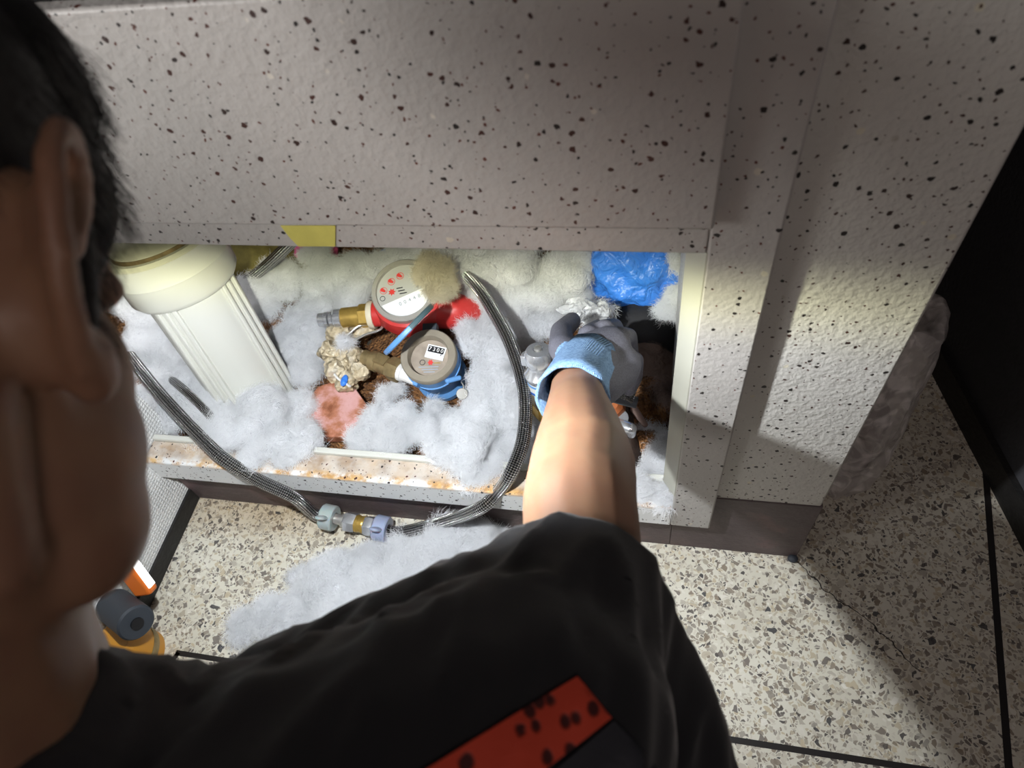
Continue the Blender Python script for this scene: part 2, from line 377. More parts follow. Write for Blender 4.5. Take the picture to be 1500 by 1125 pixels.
# ------------------------------------------------------------------ setting
structure(MB().box((-.9, -1.2, -.06), (1.6, 1.6, 0)), 'floor', 'terrazzo', 'cream terrazzo floor with grey and brown stone chips')
structure(MB().box((-.80, -1.2, .034), (-.757, .475, .83)), 'wall_left', 'wallpaper', 'white embossed wall panel at the left end of the cabinet')
structure(MB().box((-.80, -1.2, 0), (-.7525, .4176, .034)), 'baseboard_left', 'black_base', 'black strip at the foot of the white embossed wall', bevel=.002)
structure(MB().box((.03, .4176, 0), (.218, 1.1, .8265)), 'pillar', 'stucco', 'rough speckled masonry pier right of the cabinet frame', bevel=.003)
structure(MB().box((-.757, .4160, 0), (.040, .4500, .107)).box((.040, .4160, 0), (.2195, .4500, .1676)), 'baseboard_front', 'toe', 'dark brown painted base under the cabinet and pier', bevel=.0015)
a, b_ = Vector((.560, .300, 0)), Vector((.352, 1.25, 0)); d = (b_ - a).normalized(); nrm = Vector((d.y, -d.x, 0))
rot = Matrix(((d.x, nrm.x, 0, a.x), (d.y, nrm.y, 0, a.y), (0, 0, 1, 0), (0, 0, 0, 1)))
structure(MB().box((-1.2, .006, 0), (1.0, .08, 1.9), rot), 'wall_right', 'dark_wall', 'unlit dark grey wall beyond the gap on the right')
structure(MB().box((-1.2, -.004, 0), (1.0, .02, .05), rot), 'baseboard_right', 'black_base', 'black baseboard along the dark right wall')
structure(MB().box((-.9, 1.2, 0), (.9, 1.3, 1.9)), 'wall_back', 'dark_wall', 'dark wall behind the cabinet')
def strip(name, p, q, w, label):
    p = Vector(p); q = Vector(q); L = (q - p).length
    m = Matrix.Translation(p) @ Matrix.Rotation(math.atan2(q.y - p.y, q.x - p.x), 4, 'Z')
    structure(MB().box((0, -w/2, -.004), (L, w/2, .0006), m), name, 'divider', label)
strip('trim_1', (.431, .10, 0), (.500, .59, 0), .0085, 'black floor divider strip running towards the dark right wall')
strip('trim_2', (-.678, .1665, 0), (.46, .1620, 0), .0075, 'black floor divider strip running across below the pier')
strip('trim_3', (-.674, .1675, 0), (-.72, .02, 0), .0075, 'short black floor divider strip near the work light')

# ------------------------------------------------------------------ cabinet
cab = thing('cabinet', 'built-in cabinet with speckled white door and open service hatch below', 'cabinet')
def part(b, name, mat, parent=cab, **k): return b.obj(name, mat, parent, **k)
part(MB().box((-.757, .385, .6503), (.0375, .4005, .8262)), 'door', 'paint', bevel=.0025)
part(MB().box((-.757, .400, .6131), (.036, .418, .6600)), 'top_rail', 'paint', bevel=.0015)
part(MB().box((.036, .400, .1060), (.0877, .4178, .8262)), 'stile', 'paint', bevel=.0025)
sill = part(MB().box((-.757, .400, .1060), (.036, .438, .1580)), 'sill', 'sill', bevel=.002)
part(MB().box((-.757, .4375, .12), (.036, .447, .1640)), 'sill_lip', 'white_plastic', bevel=.002)
b = MB(); b.add([(.036, .4005, .195), (.036, .4005, .6131), (.0225, .436, .6131), (.0225, .436, .165), (.046, .436, .165), (.046, .436, .6131), (.046, .4005, .195), (.046, .4005, .6131)],
      [(0, 1, 2, 3), (3, 2, 5, 4), (0, 3, 4, 6), (1, 7, 5, 2), (6, 4, 5, 7), (0, 6, 7, 1)])
part(b, 'jamb', 'jamb_paint', label='plain cream inner jamb without speckles')
part(MB().box((-1.1, .4765, .05), (.036, 1.0, .095)).box((-.757, .45, .05), (.036, .4765, .095)), 'cabinet_floor', 'inner')
part(MB().box((-1.1, 1.0, .05), (.036, 1.02, .8262)).box((-1.12, .4765, .05), (-1.1, 1.02, .8262)), 'back_panel', 'inner')
part(MB().box((-.757, .405, .79), (.036, .48, .8255)).box((-1.12, .4765, .79), (.036, 1.05, .8255)), 'worktop', 'worktop', label='dark worktop edge')
tq = [Vector((-0.3125,0.3992,0.6375)), Vector((-0.2627,0.3992,0.6381)), Vector((-0.2711,0.3992,0.6151)), Vector((-0.3058,0.3992,0.6143)), Vector((-0.3099,0.3992,0.6245))]
tp = MB().add(tq + [q + Vector((0, .0008, 0)) for q in tq], [(0, 4, 3, 2, 1), (5, 6, 7, 8, 9)] + [(k, (k+1) % 5, 5 + (k+1) % 5, 5 + k) for k in range(5)])
o = tp.obj('tape_strip', 'yellow_tape'); o['label'] = 'piece of yellow tape stuck on the rail above the hatch'; o['category'] = 'tape'

# ------------------------------------------------------------------ brown grit on the cabinet floor
def heightfield(name, mat, x0, x1, y0, y1, nx, ny, f, label, cat, kind=None):
    vs = []; fs = []
    for j in range(ny):
        for i in range(nx):
            x = x0 + (x1 - x0) * i / (nx - 1); y = y0 + (y1 - y0) * j / (ny - 1); vs.append((x, y, f(x, y)))
    for j in range(ny - 1):
        for i in range(nx - 1): fs.append((j*nx+i, j*nx+i+1, (j+1)*nx+i+1, (j+1)*nx+i))
    o = MB().add(vs, fs).obj(name, mat, sharp=80); o['label'] = label; o['category'] = cat
    if kind: o['kind'] = kind
    return o
def grit_h(x, y):
    e = min(x + 1.1, .036 - x, y - .470, 1.0 - y)
    return .092 + min(max(e, 0) / .03, 1) * (.016 + .018 * noise.noise((x * 9, y * 9, 0)) + .006 * noise.noise((x * 60, y * 60, 3)))
heightfield('brown_grit', 'soil', -1.09, .035, .478, .999, 150, 80, grit_h, 'rust brown grit covering the cabinet bottom around the meters', 'grit', 'stuff')

# ------------------------------------------------------------------ water filter
fl = thing('water_filter', 'tall white ribbed filter housing with screw collar at the hatch left', 'filter')
p0, p1 = Vector((-.643, .556, .112)), Vector((-0.6788,0.6150,0.4078))
m = axis_m(p0, p1); H = (p1 - p0).length
b = MB(); prof = [(.001, 0), (.05, 0), (.060, .008), (.0625, .03), (.0650, H - .062)]
b.lathe(prof, 64, m); part(b, 'housing', 'white_plastic', fl)
cl = m.inverted() @ Vector((0, 0, 1.0)); FILTER_TURN = math.atan2(cl.y, cl.x) + math.radians(3)
for k in range(12):
    a = 2 * math.pi * (k // 3 + .5) / 4 + math.radians((-12, 0, 12)[k % 3]) + FILTER_TURN; rm = m @ Matrix.Rotation(a, 4, 'Z')
    part(MB().box((.056, -.0033, .012), ((.0700, .0690, .0700)[k % 3], .0033, H - .055), rm), 'rib', 'white_plastic', fl, bevel=.0015)
b = MB().lathe([(.066, H-.068), (.074, H-.068), (.0795, H-.060), (.0805, H-.030), (.0812, H-.028), (.0805, H-.026), (.0800, H+.002), (.0765, H+.006), (.058, H+.007)], 72, m)
part(b, 'collar', 'white_plastic', fl)
b = MB().lathe([(.0795, H+.001), (.0800, H+.004), (.0765, H+.0085), (.071, H+.009), (.0705, H+.006), (.0660, H+.006), (.0655, H+.013), (.058, H+.017), (.02, H+.019), (.0001, H+.019)], 72, m)
part(b, 'cap', 'cream_plastic', fl, label='cream screw cap')
b = MB().lathe([(.0655, H+.0125), (.0672, H+.0125), (.0672, H+.0060), (.0655, H+.006)], 72, m, ring=True); part(b, 'groove_ring', 'old_brass', fl, label='brownish groove ring on the cap')
b = MB().cap(m @ Vector((-.075, 0, H+.004)), m @ Vector((-.105, .0, H+.004)), .012, .012); part(b, 'port', 'cream_plastic', fl)

# ------------------------------------------------------------------ hoses
def hose(name, pts, r, label, group=None):
    o = MB().tube(spline(pts, 10), r, 24).obj(name, 'braid', sharp=80); o['label'] = label; o['category'] = 'hose'
    if group: o['group'] = group
    return o
CL, CR = Vector((-.4900, .3900, .036)), Vector((-.4005, .3830, .030))      # coupling ends (at the two clips)
dirc = (CR - CL).normalized()
right_hose = hose('braided_hose', [CR - dirc * .004, CR + dirc * .03, (-0.3030,0.3860,0.0647), (-0.2280,0.3860,0.1306), (-0.2011,0.4050,0.1487), (-0.1782,0.4161,0.1880), (-0.1659,0.4646,0.2050), (-0.1728,0.5293,0.2220), (-0.2019,0.5988,0.2350), (-0.2366,0.6538,0.2450), (-0.2638,0.6907,0.2500), (-0.3021,0.7434,0.2300)],
     .0097, 'steel braided hose looping down over the sill from the upper wadding')
left_hose = hose('braided_hose', [CL + dirc * .004, CL - dirc * .025, (-0.5181,0.3860,0.1116), (-0.5614,0.3920,0.1455), (-0.5992,0.3996,0.1880), (-0.6436,0.4257,0.2000), (-0.6903,0.4564,0.2100), (-0.7427,0.4932,0.2200), (-0.8204,0.5520,0.2200)],
     .0097, 'steel braided hose rising left from the coupling into the wadding')
hose('braided_hose', [(-0.5543,0.7200,0.3172), (-0.6120,0.7350,0.2662), (-0.6734,0.7500,0.2143), (-0.7425,0.7600,0.1634), (-0.8210,0.7650,0.0982)], .0095, 'short braided hose crossing behind the filter cap top right')
hose('braided_hose', [(-0.6247,0.4410,0.1400), (-0.6406,0.4596,0.1900), (-0.6759,0.4848,0.2060), (-0.7165,0.5100,0.2060), (-0.7896,0.5569,0.1600)], .0065, 'thin dark braided hose beside the filter foot on the left')

def clip_piece(name, c, mat, parent, label):
    mm = axis_m(c - dirc * .011, c + dirc * .011)
    b = MB().lathe([(.0098, 0), (.019, 0), (.0205, .002), (.0205, .020), (.019, .022), (.0098, .022)], 32, mm, ring=True)
    o = part(b, name, mat, parent, label=label)
    for sgn in (1, -1):
        dv = mm.to_3x3() @ Vector((0, 0, 1)); up = Vector((0, -.45 * sgn, .9 * sgn)).normalized(); side = dv.cross(up).normalized()
        q = MB(); cc = c + up * .021
        q.cap(cc - up * .006, cc + up * .009, .0085, .0085); q.v = [tuple(Vector(v) + side * 0) for v in q.v]
        # flatten the tab along the hose axis
        q.v = [tuple(cc + (Vector(v) - cc) - side * ((Vector(v) - cc).dot(side)) * .55) for v in q.v]
        part(q, 'tab', mat, o)
    return o
cp = thing('hose_coupling', 'chrome and brass coupling joining two braided hoses in front of base', 'coupling')
clip_piece('grip_collar', CL, 'grey_clip', cp, 'pale grey-green plastic grip collar')
clip_piece('grip_collar', CR, 'blue_clip', cp, 'blue-grey plastic grip collar')
L = (CR - CL).length; mm = axis_m(CL, CR)
def along(z0, z1, prof, mat, name, n=32, parent=cp, mm=mm, **k):
    return part(MB().lathe([(r, z) for r, z in prof], n, mm), name, mat, parent, **k)
along(0, 0, [(.0001, .010), (.0085, .010), (.0085, .022), (.0110, .023), (.0110, .030)], 'steel', 'ferrule')
along(0, 0, [(.0001, .028), (.0150, .028), (.0162, .031), (.0162, .044), (.0150, .047), (.0001, .047)], 'chrome', 'hex_nut', 6, sharp=20)
along(0, 0, [(.0001, .046), (.0125, .046), (.0138, .048), (.0138, .051), (.0128, .052), (.0128, .057), (.0138, .058), (.0138, .061), (.0125, .063), (.0001, .063)], 'brass', 'brass_nipple')
along(0, 0, [(.0001, .062), (.0150, .062), (.0162, .065), (.0162, .073), (.0150, .076), (.0001, .076)], 'chrome', 'hex_nut', 6, sharp=20)
along(0, 0, [(.0001, .075), (.0100, .075), (.0085, .083), (.0001, .083)], 'steel', 'ferrule')

# ------------------------------------------------------------------ meters
def frame(c, n, up):
    n = Vector(n).normalized(); up = Vector(up); x = up.cross(n).normalized(); y = n.cross(x)
    return Matrix(((x.x, y.x, n.x, c[0]), (x.y, y.y, n.y, c[1]), (x.z, y.z, n.z, c[2]), (0, 0, 0, 1)))
T = Matrix.Translation
VIEW_B = Vector((.32, -.58, .77))                                           # direction from the meters back to the viewer side
# blue meter: local z = dial normal, local y = up on the dial
mB = frame((-0.3275,0.5855,0.2150), (.06, -.30, .95), (-.10, .9, .3))
mt = thing('water_meter', 'blue water meter with open lid, odometer reading seven three zero', 'water meter')
part(MB().lathe([(.034, -.104), (.042, -.100), (.042, -.088), (.036, -.080), (.0365, -.060), (.0405, -.052), (.0425, -.02), (.0425, -.004), (.032, -.004), (.032, -.02)], 56, mB), 'body', 'blue_plastic', mt)
part(MB().lathe([(.0415, -.030), (.0437, -.030), (.0437, -.027), (.0415, -.027)], 56, mB, ring=True), 'seam_band', 'blue_plastic', mt)
part(MB().lathe([(.0295, -.004), (.0428, -.006), (.0425, .003), (.0410, .005), (.0315, .005), (.0300, .001), (.0295, -.012)], 56, mB, ring=True), 'bezel', 'ring_grey', mt, label='dusty taupe bezel ring')
dB = mB @ T((0, 0, -.0095))
part(MB().lathe([(.0299, -.008), (.0299, .0), (.0001, .0)], 48, dB), 'dial', 'dial_tan', mt, label='dusty dial face')
cB = dB @ Matrix.Rotation(math.radians(-15), 4, 'Z') @ T((.006, .0105, 0))
ct = part(MB().box((-.0145, -.0105, -.001), (.0145, .0105, .003), cB), 'counter', 'sticker', mt, label='white counter window frame')
part(MB().box((-.0125, -.001, .003), (.0125, .0085, .0034), cB), 'digit_drum', 'ink', ct)
for i, ch in enumerate('7300'):
    text('digit', ch, .0086, cB @ T((-.0095 + .0063 * i, .0037, .0036)), 'white_ink', ct)
text('digit', '4', .0046, cB @ T((.0095, -.003, .0036)), 'ink', ct)
def star(m, r1, r2, n, mat, name, parent):
    vs = [m @ Vector(((r1 if k % 2 == 0 else r2) * math.cos(math.pi * k / n), (r1 if k % 2 == 0 else r2) * math.sin(math.pi * k / n), z)) for z in (0, .0006) for k in range(2 * n)]
    N = 2 * n; fs = [tuple(range(N, 2 * N)), tuple(range(N - 1, -1, -1))] + [(k, (k+1) % N, N + (k+1) % N, N + k) for k in range(N)]
    return part(MB().add(vs, fs), name, mat, parent)
star(dB @ T((.001, -.0065, .0002)), .0048, .003, 6, 'red_ink', 'flow_star', mt)
part(MB().lathe([(.0036, 0), (.0044, 0), (.0044, .0005), (.0036, .0005)], 24, dB @ T((-.0115, -.006, .0001)), ring=True), 'round_mark', 'ink', mt)
for i, (w_, x_) in enumerate(((.016, -.001), (.013, .001), (.009, .0))):
    part(MB().box((x_ - w_, -.0008, 0), (x_ + w_ * .9, .0008, .0003), dB @ T((0, -.0135 - .004 * i, .0001))), 'print_line', 'grey_ink', mt)
part(MB().box((.006, -.0008, 0), (.016, .0008, .0003), dB @ T((0, -.0075, .0001))), 'print_line', 'brass', mt)
# open lid, seen edge on
lc = Vector((-0.3448,0.5896,0.2710)); va = (Vector((-0.3105,0.6259,0.2876)) - Vector((-0.3782,0.5527,0.2536))).normalized(); vd = (lc - Vector((0, 0, 1))).normalized()
ln = va.cross(vd).normalized(); mL = frame(lc, ln, va)
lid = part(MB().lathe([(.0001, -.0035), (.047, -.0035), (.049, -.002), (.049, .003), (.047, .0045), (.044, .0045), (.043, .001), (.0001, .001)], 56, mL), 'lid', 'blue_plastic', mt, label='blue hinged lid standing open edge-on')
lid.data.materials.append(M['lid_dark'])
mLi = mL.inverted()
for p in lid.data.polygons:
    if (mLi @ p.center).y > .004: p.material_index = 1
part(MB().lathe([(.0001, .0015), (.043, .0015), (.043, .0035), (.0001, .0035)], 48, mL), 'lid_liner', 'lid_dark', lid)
part(MB().box((-.011, .036, -.012), (.011, .052, .004), mB), 'hinge', 'dark_grey', mt, bevel=.001)
part(MB().box((-.004, -.0470, -.02), (.004, -.0405, -.008), mB @ Matrix.Rotation(math.radians(-28), 4, 'Z')), 'lug', 'blue_plastic', mt, bevel=.001)
part(MB().cap(mB @ Vector((.028, -.036, -.010)), mB @ Vector((.044, -.030, -.016)), .004, .004), 'clasp', 'blue_plastic', mt)
sg = part(MB().lathe([(.0001, 0), (.0078, 0), (.0085, .001), (.0085, .003), (.0078, .004), (.0001, .004)], 24, frame((-0.2708,0.5386,0.1900), (.2, -.5, .8), (0, 1, 0))), 'seal_tag', 'ring_clear', mt, label='round lead seal on a wire')
part(MB().tube(spline([(-0.2728,0.5523,0.2000), (-0.2689,0.5466,0.1980), (-0.2713,0.5395,0.1940)], 6), .0008, 6), 'seal_wire', 'steel', sg)
q0, q1 = Vector((-0.3717,0.5813,0.1700)), Vector((-0.4592,0.6135,0.1720)); mm2 = axis_m(q0, q1)
part(MB().lathe([(.0001, -.03), (.012, -.03), (.012, .006), (.0145, .007), (.0145, .014), (.0135, .016), (.0001, .016)], 24, mm2), 'thread_tape', 'teflon', mt, label='white thread tape')
part(MB().lathe([(.0001, .014), (.0185, .014), (.0195, .017), (.0195, .031), (.0185, .034), (.0001, .034)], 6, mm2, phase=.3), 'union_nut', 'old_brass', mt, sharp=20)
part(MB().lathe([(.0001, .033), (.0150, .033), (.0150, .055), (.0165, .056), (.0165, .068), (.0120, .070), (.0120, .085), (.0001, .085)], 24, mm2), 'brass_tail', 'old_brass', mt)
part(MB().box((-.009, .012, .036), (.009, .016, .058), mm2), 'flat', 'old_brass', mt)
# red meter
mR = frame((-0.3899,0.6970,0.2350), (.05, -.34, .94), (-.25, .9, .3))
mr = thing('water_meter', 'red water meter with clear lid ring half covered by wadding', 'water meter')
part(MB().lathe([(.034, -.085), (.040, -.08), (.046, -.06), (.060, -.050), (.063, -.034), (.056, -.014), (.047, -.010), (.03, -.010)], 56, mR), 'body', 'red_plastic', mr)
part(MB().lathe([(.044, -.012), (.0515, -.012), (.0525, -.006), (.0525, .003), (.051, .005), (.045, .005), (.0445, -.002)], 56, mR, ring=True), 'lid_ring', 'ring_clear', mr, label='clear grey lid ring')
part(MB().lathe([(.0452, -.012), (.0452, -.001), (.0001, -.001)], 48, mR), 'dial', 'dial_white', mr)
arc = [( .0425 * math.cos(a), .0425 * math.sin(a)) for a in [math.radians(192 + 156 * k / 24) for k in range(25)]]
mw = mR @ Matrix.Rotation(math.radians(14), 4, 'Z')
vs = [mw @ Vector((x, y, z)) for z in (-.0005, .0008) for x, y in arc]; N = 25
wn = part(MB().add(vs, [tuple(range(N, 2*N)), tuple(range(N-1, -1, -1))] + [(k, (k+1) % N, N+(k+1) % N, N+k) for k in range(N)]), 'window', 'sticker', mr, label='counter window with its glare painted white')  # white half-disc paints the glare over the lower dial
for i, ch in enumerate('00448'):
    text('digit', ch, .0085, mw @ T((-.013 + .0080 * i, -.019, .0011)), 'grey_ink', wn)
for x_, y_ in ((-.019, .020), (-.033, .007), (-.004, .027)):
    s_ = part(MB().lathe([(.0052, 0), (.0060, 0), (.0060, .0004), (.0052, .0004)], 24, mR @ T((x_, y_, -.0008)), ring=True), 'sub_dial', 'red_ink', mr)
    mmx = mR @ T((x_, y_, -.0004)) @ Matrix.Rotation(.9, 4, 'Z')
    part(MB().add([mmx @ Vector(p) for p in ((-.0015, -.0035, 0), (.0015, -.0035, 0), (.003, .003, 0), (0, .006, 0), (-.003, .003, 0), (-.0015, -.0035, .0008), (.0015, -.0035, .0008), (.003, .003, .0008), (0, .006, .0008), (-.003, .003, .0008))],
         [(4,3,2,1,0), (5,6,7,8,9), (0,1,6,5), (1,2,7,6), (2,3,8,7), (3,4,9,8), (4,0,5,9)]), 'needle', 'red_ink', s_)
star(mR @ T((-.020, .002, -.0006)), .0065, .0035, 7, 'red_ink', 'flow_star', mr)
part(MB().lathe([(.0036, 0), (.0044, 0), (.0044, .0005), (.0036, .0005)], 24, mR @ T((-.036, -.006, -.0008)), ring=True), 'round_mark', 'ink', mr)
for i in range(3): part(MB().box((-.012 + .002*i, .006 - .005 * i, -.001), (-.002 + .003*i, .0075 - .005 * i, -.0004), mR), 'print_line', 'ink', mr)
r0, r1 = Vector((-0.4483,0.6819,0.1920)), Vector((-0.5315,0.6676,0.1920)); m3 = axis_m(r0, r1); Lr = (r1 - r0).length
part(MB().lathe([(.0001, -.03), (.020, -.03), (.020, .0), (.0001, .0)], 32, m3), 'spud', 'red_plastic', mr)
part(MB().lathe([(.0001, 0), (.0225, 0), (.0235, .002), (.0235, .007), (.0225, .009), (.0001, .009)], 32, m3), 'gasket', 'gasket', mr, label='cream gasket ring')
part(MB().lathe([(.0001, .008), (.0185, .008), (.0195, .010), (.0195, .023), (.0185, .025), (.0001, .025)], 6, m3, phase=.2), 'union_nut', 'brass', mr, sharp=20)
part(MB().lathe([(.0001, .024), (.0165, .024), (.0165, .054), (.0001, .054)], 28, m3), 'brass_tail', 'brass', mr)
part(MB().lathe([(.0001, .053), (.013, .053), (.0155, .056), (.0155, .066), (.013, .069), (.0001, .069)], 28, m3), 'chrome_collar', 'chrome', mr)
for k in range(2): part(MB().lathe([(.0001, .070 + .008*k), (.0125, .070 + .008*k), (.0125, .075 + .008*k), (.0001, .075 + .008*k)], 24, m3), 'ring', 'chrome', mr)
part(MB().chain([(-0.3493,0.7059,0.1850), (-0.3179,0.7058,0.1800), (-0.2997,0.7107,0.1720)], [.034, .030, .026]), 'outlet', 'red_plastic', mr)
part(MB().lathe([(.0001, .084), (.0115, .084), (.0115, .094), (.0001, .094)], 20, m3), 'ring', 'chrome', mr)

# ------------------------------------------------------------------ foil wrapped pipe, pink board, pink bag, cloth
def lump(name, mat, items, label, cat, parent=None, amp=.25, freq=22, sub=4, seed=0, voxel=0, **k):
    import bmesh
    b = MB()
    for c, rad in items:
        bm = bmesh.new(); bmesh.ops.create_icosphere(bm, subdivisions=sub, radius=1)
        bm.verts.ensure_lookup_table(); rad = rad if hasattr(rad, '__len__') else (rad,) * 3
        vs = []
        for v in bm.verts:
            p = v.co.copy(); q = Vector((p.x * rad[0], p.y * rad[1], p.z * rad[2])); w_ = Vector(c) + q
            f = 1 + amp * (noise.noise(w_ * freq + Vector((seed, 0, 0))) + .55 * noise.noise(w_ * freq * 2.3 + Vector((0, seed, 0))) + .3 * noise.noise(w_ * freq * 5))
            vs.append(Vector(c) + q * f)
        b.add(vs, [[x.index for x in f.verts] for f in bm.faces]); bm.free()
    o = b.obj(name, mat, parent, sharp=k.pop('sharp', 80))
    if label: o['label'] = label
    if cat: o['category'] = cat
    for a_, v_ in k.items(): o[a_] = v_
    return o
fw = lump('foil_lagging', 'foil', [((-0.5100,0.6631,0.1600), (.026, .02, .018)), ((-0.5164,0.6280,0.1580), .022), ((-0.5022,0.5961,0.1550), .021), ((-0.4791,0.5754,0.1480), (.02, .018, .02)), ((-0.4583,0.5920,0.1550), .016), ((-0.4746,0.6726,0.1650), (.024, .014, .010)), ((-0.4818,0.6182,0.1550), .020)],
     'crumpled tan foil lagging wrapped around the pipes left of meters', 'lagging', amp=.34, freq=52, seed=3, sharp=24)
part(MB().tube(spline([(-0.4890,0.6404,0.1820), (-0.4725,0.6610,0.1860), (-0.4473,0.6681,0.1860), (-0.4336,0.6676,0.1840), (-0.4354,0.6574,0.1840), (-0.4568,0.6479,0.1820), (-0.4744,0.6388,0.1780)], 6), .0022, 10), 'fold_edge', 'steel', fw, label='bright folded foil edge')
part(MB().tube(spline([(-0.4614,0.5565,0.1650), (-0.4837,0.5682,0.1650), (-0.4951,0.5782,0.1650)], 6), .002, 8), 'fold_edge', 'teflon', fw)
lump('plastic_scrap', 'blue_bag', [((-0.4732,0.5641,0.1680), (.006, .012, .005))], 'small bright blue plastic scrap on the foil lagging', 'scrap', amp=.2, sub=2)
pts = [(-0.4223,0.5260,0.1380), (-0.4858,0.5901,0.1420), (-0.5301,0.5694,0.1400), (-0.5484,0.5241,0.1380), (-0.5126,0.4774,0.1360), (-0.4429,0.4832,0.1360)]
vs = [Vector(p) + Vector((0, 0, dz)) for dz in (0, -.016) for p in pts]; N = len(pts)
o = MB().add(vs, [tuple(range(N)), tuple(range(2*N-1, N-1, -1))] + [(k, N+k, N+(k+1) % N, (k+1) % N) for k in range(N)]).obj('insulation_board', 'pink_board', bevel=.001)
o['label'] = 'dirty pink foam board corner lying on brown grit'; o['category'] = 'board'
lump('pink_plastic_bag', 'pink_bag', [((-0.6283,0.8612,0.1600), (.05, .03, .035)), ((-0.6591,0.8702,0.1400), (.02, .03, .03))], 'bright pink plastic bag tucked under the rail', 'bag', amp=.35, freq=18, seed=5)
lump('mustard_cloth', 'olive', [((-0.7710,0.8635,0.1200), (.12, .07, .05)), ((-0.6864,0.8483,0.1100), (.07, .06, .05))], 'mustard cloth behind the filter in the back corner', 'cloth', amp=.3, freq=12, seed=2)
M['plum'] = plain('dark_plum_cloth', '2c1a24', .85)
lump('purple_rag', 'plum', [((-0.5646,0.6983,0.1250), (.045, .028, .022))], 'dark plum rag under the red meter pipe', 'rag', amp=.3, freq=25, seed=18)
lump('purple_rag', 'plum', [((-0.8290,0.6239,0.1300), (.05, .05, .03))], 'dark plum rag showing left of the filter', 'rag', amp=.3, freq=25, seed=8)

# ------------------------------------------------------------------ valve by the glove
vb, vt = Vector((-0.1457,0.5288,0.1700)), Vector((-0.1505,0.5537,0.2850)); mv = axis_m(vb, vt); Hv = (vt - vb).length
vl = thing('stop_valve', 'chrome knob stop valve with blue band standing left of the glove', 'valve')
part(MB().lathe([(.0001, 0), (.021, 0), (.022, .003), (.022, .018), (.021, .021), (.0001, .021)], 6, mv), 'brass_nut', 'brass', vl, sharp=20)
part(MB().lathe([(.0001, .020), (.019, .020), (.0195, .045), (.018, .048), (.0001, .048)], 8, mv), 'valve_body', 'old_brass', vl, sharp=20)
part(MB().lathe([(.0001, .047), (.0195, .047), (.0205, .050), (.0205, .066), (.0195, .069), (.0001, .069)], 32, mv), 'label_band', 'white_plastic', vl)
part(MB().lathe([(.0195, .050), (.0210, .050), (.0210, .0535), (.0195, .0535)], 32, mv, ring=True), 'blue_band', plain('cobalt_band', '2458a8', .4), vl, label='cobalt blue ring')
part(MB().lathe([(.0195, .0625), (.0210, .0625), (.0210, .066), (.0195, .066)], 32, mv, ring=True), 'blue_band', M['blue_plastic'], vl)
part(MB().lathe([(.0001, .068), (.021, .068), (.0235, .073), (.0235, .078), (.019, .084), (.0165, .090), (.0175, Hv-.026), (.0195, Hv-.018), (.0195, Hv-.006), (.016, Hv), (.007, Hv+.001), (.006, Hv-.002), (.0001, Hv-.002)], 36, mv), 'knob', 'chrome', vl)
part(MB().lathe([(.0001, Hv-.003), (.005, Hv-.003), (.005, Hv+.003), (.0035, Hv+.004), (.0001, Hv+.004)], 20, mv), 'stem', 'steel', vl)
part(MB().box((.012, -.006, Hv-.030), (.026, .006, Hv-.012), mv @ Matrix.Rotation(-.4, 4, 'Z')), 'knob_lug', 'chrome', vl, bevel=.002)
# dark pipework below the glove
pw = thing('pipe_fitting', 'corroded pipe fitting with copper nut and chrome lever below the glove', 'fitting')
g0, g1 = Vector((-0.0712,0.5802,0.1800)), Vector((-0.0163,0.4554,0.1500))
part(MB().tube(spline([(-0.0649,0.6464,0.1600), (-0.0454,0.5622,0.1650), (-0.0327,0.5057,0.1550), (-0.0184,0.4797,0.1250)], 8), .017, 20), 'iron_pipe', 'dark_iron', pw)
part(MB().lathe([(.0001, 0), (.017, 0), (.018, .003), (.018, .018), (.016, .022), (.009, .026), (.0001, .026)], 8, axis_m((-0.0496,0.5310,0.1850), (-0.0523,0.5222,0.2150))), 'copper_nut', 'copper', pw, sharp=25)
part(MB().cap((-0.0410,0.5037,0.1900), (-0.0239,0.4954,0.1950), .0095, .0085).cap((-0.0239,0.4954,0.1950), (-0.0227,0.4929,0.1850), .0085, .006), 'lever', 'chrome', pw)
part(MB().lathe([(.0001, 0), (.013, 0), (.013, .016), (.0001, .016)], 24, axis_m((-0.0418,0.5144,0.1800), (-0.0405,0.5107,0.2000))), 'lever_collar', 'chrome', pw)
part(MB().cap((-0.0217,0.5397,0.1750), (-0.0054,0.5222,0.1650), .006, .004), 'plaster_edge', 'wool_dirty_in', pw)
part(MB().tube(spline([(-0.0318,0.5302,0.2350), (-0.0491,0.5201,0.2350), (-0.0174,0.5161,0.2280)], 6), .008, 14), 'collar_band', 'dark_grey', pw)
lump('rust_clump', 'soil', [((-0.0075,0.5057,0.1300), (.03, .03, .022)), ((-0.0040,0.5771,0.1200), (.05, .06, .03)), ((0.0195,0.6364,0.1100), (.06, .08, .03))], 'orange-brown rust clump beside the corroded fitting', 'rust', amp=.3, freq=30, kind='stuff')
hm = MB()
ha, hb, hc_, hd_ = Vector((-0.0433,0.5046,0.2550)), Vector((-0.0151,0.5327,0.2520)), Vector((-0.0386,0.5372,0.2620)), Vector((-0.0241,0.5076,0.2400))
for k in range(7):
    u = k / 6; q = ha.lerp(hd_, u); r = hc_.lerp(hb, u); hm.tube([q, q.lerp(r, .5) + Vector((0, 0, .006)), r], .0014, 8)
for k in range(6):
    u = k / 5; q = ha.lerp(hc_, u); r = hd_.lerp(hb, u); hm.tube([q, q.lerp(r, .5) + Vector((0, 0, .008)), r], .0014, 8)
o = hm.obj('wire_mesh', 'braid'); o['label'] = 'scrap of dark woven mesh under the glove edge'; o['category'] = 'mesh'

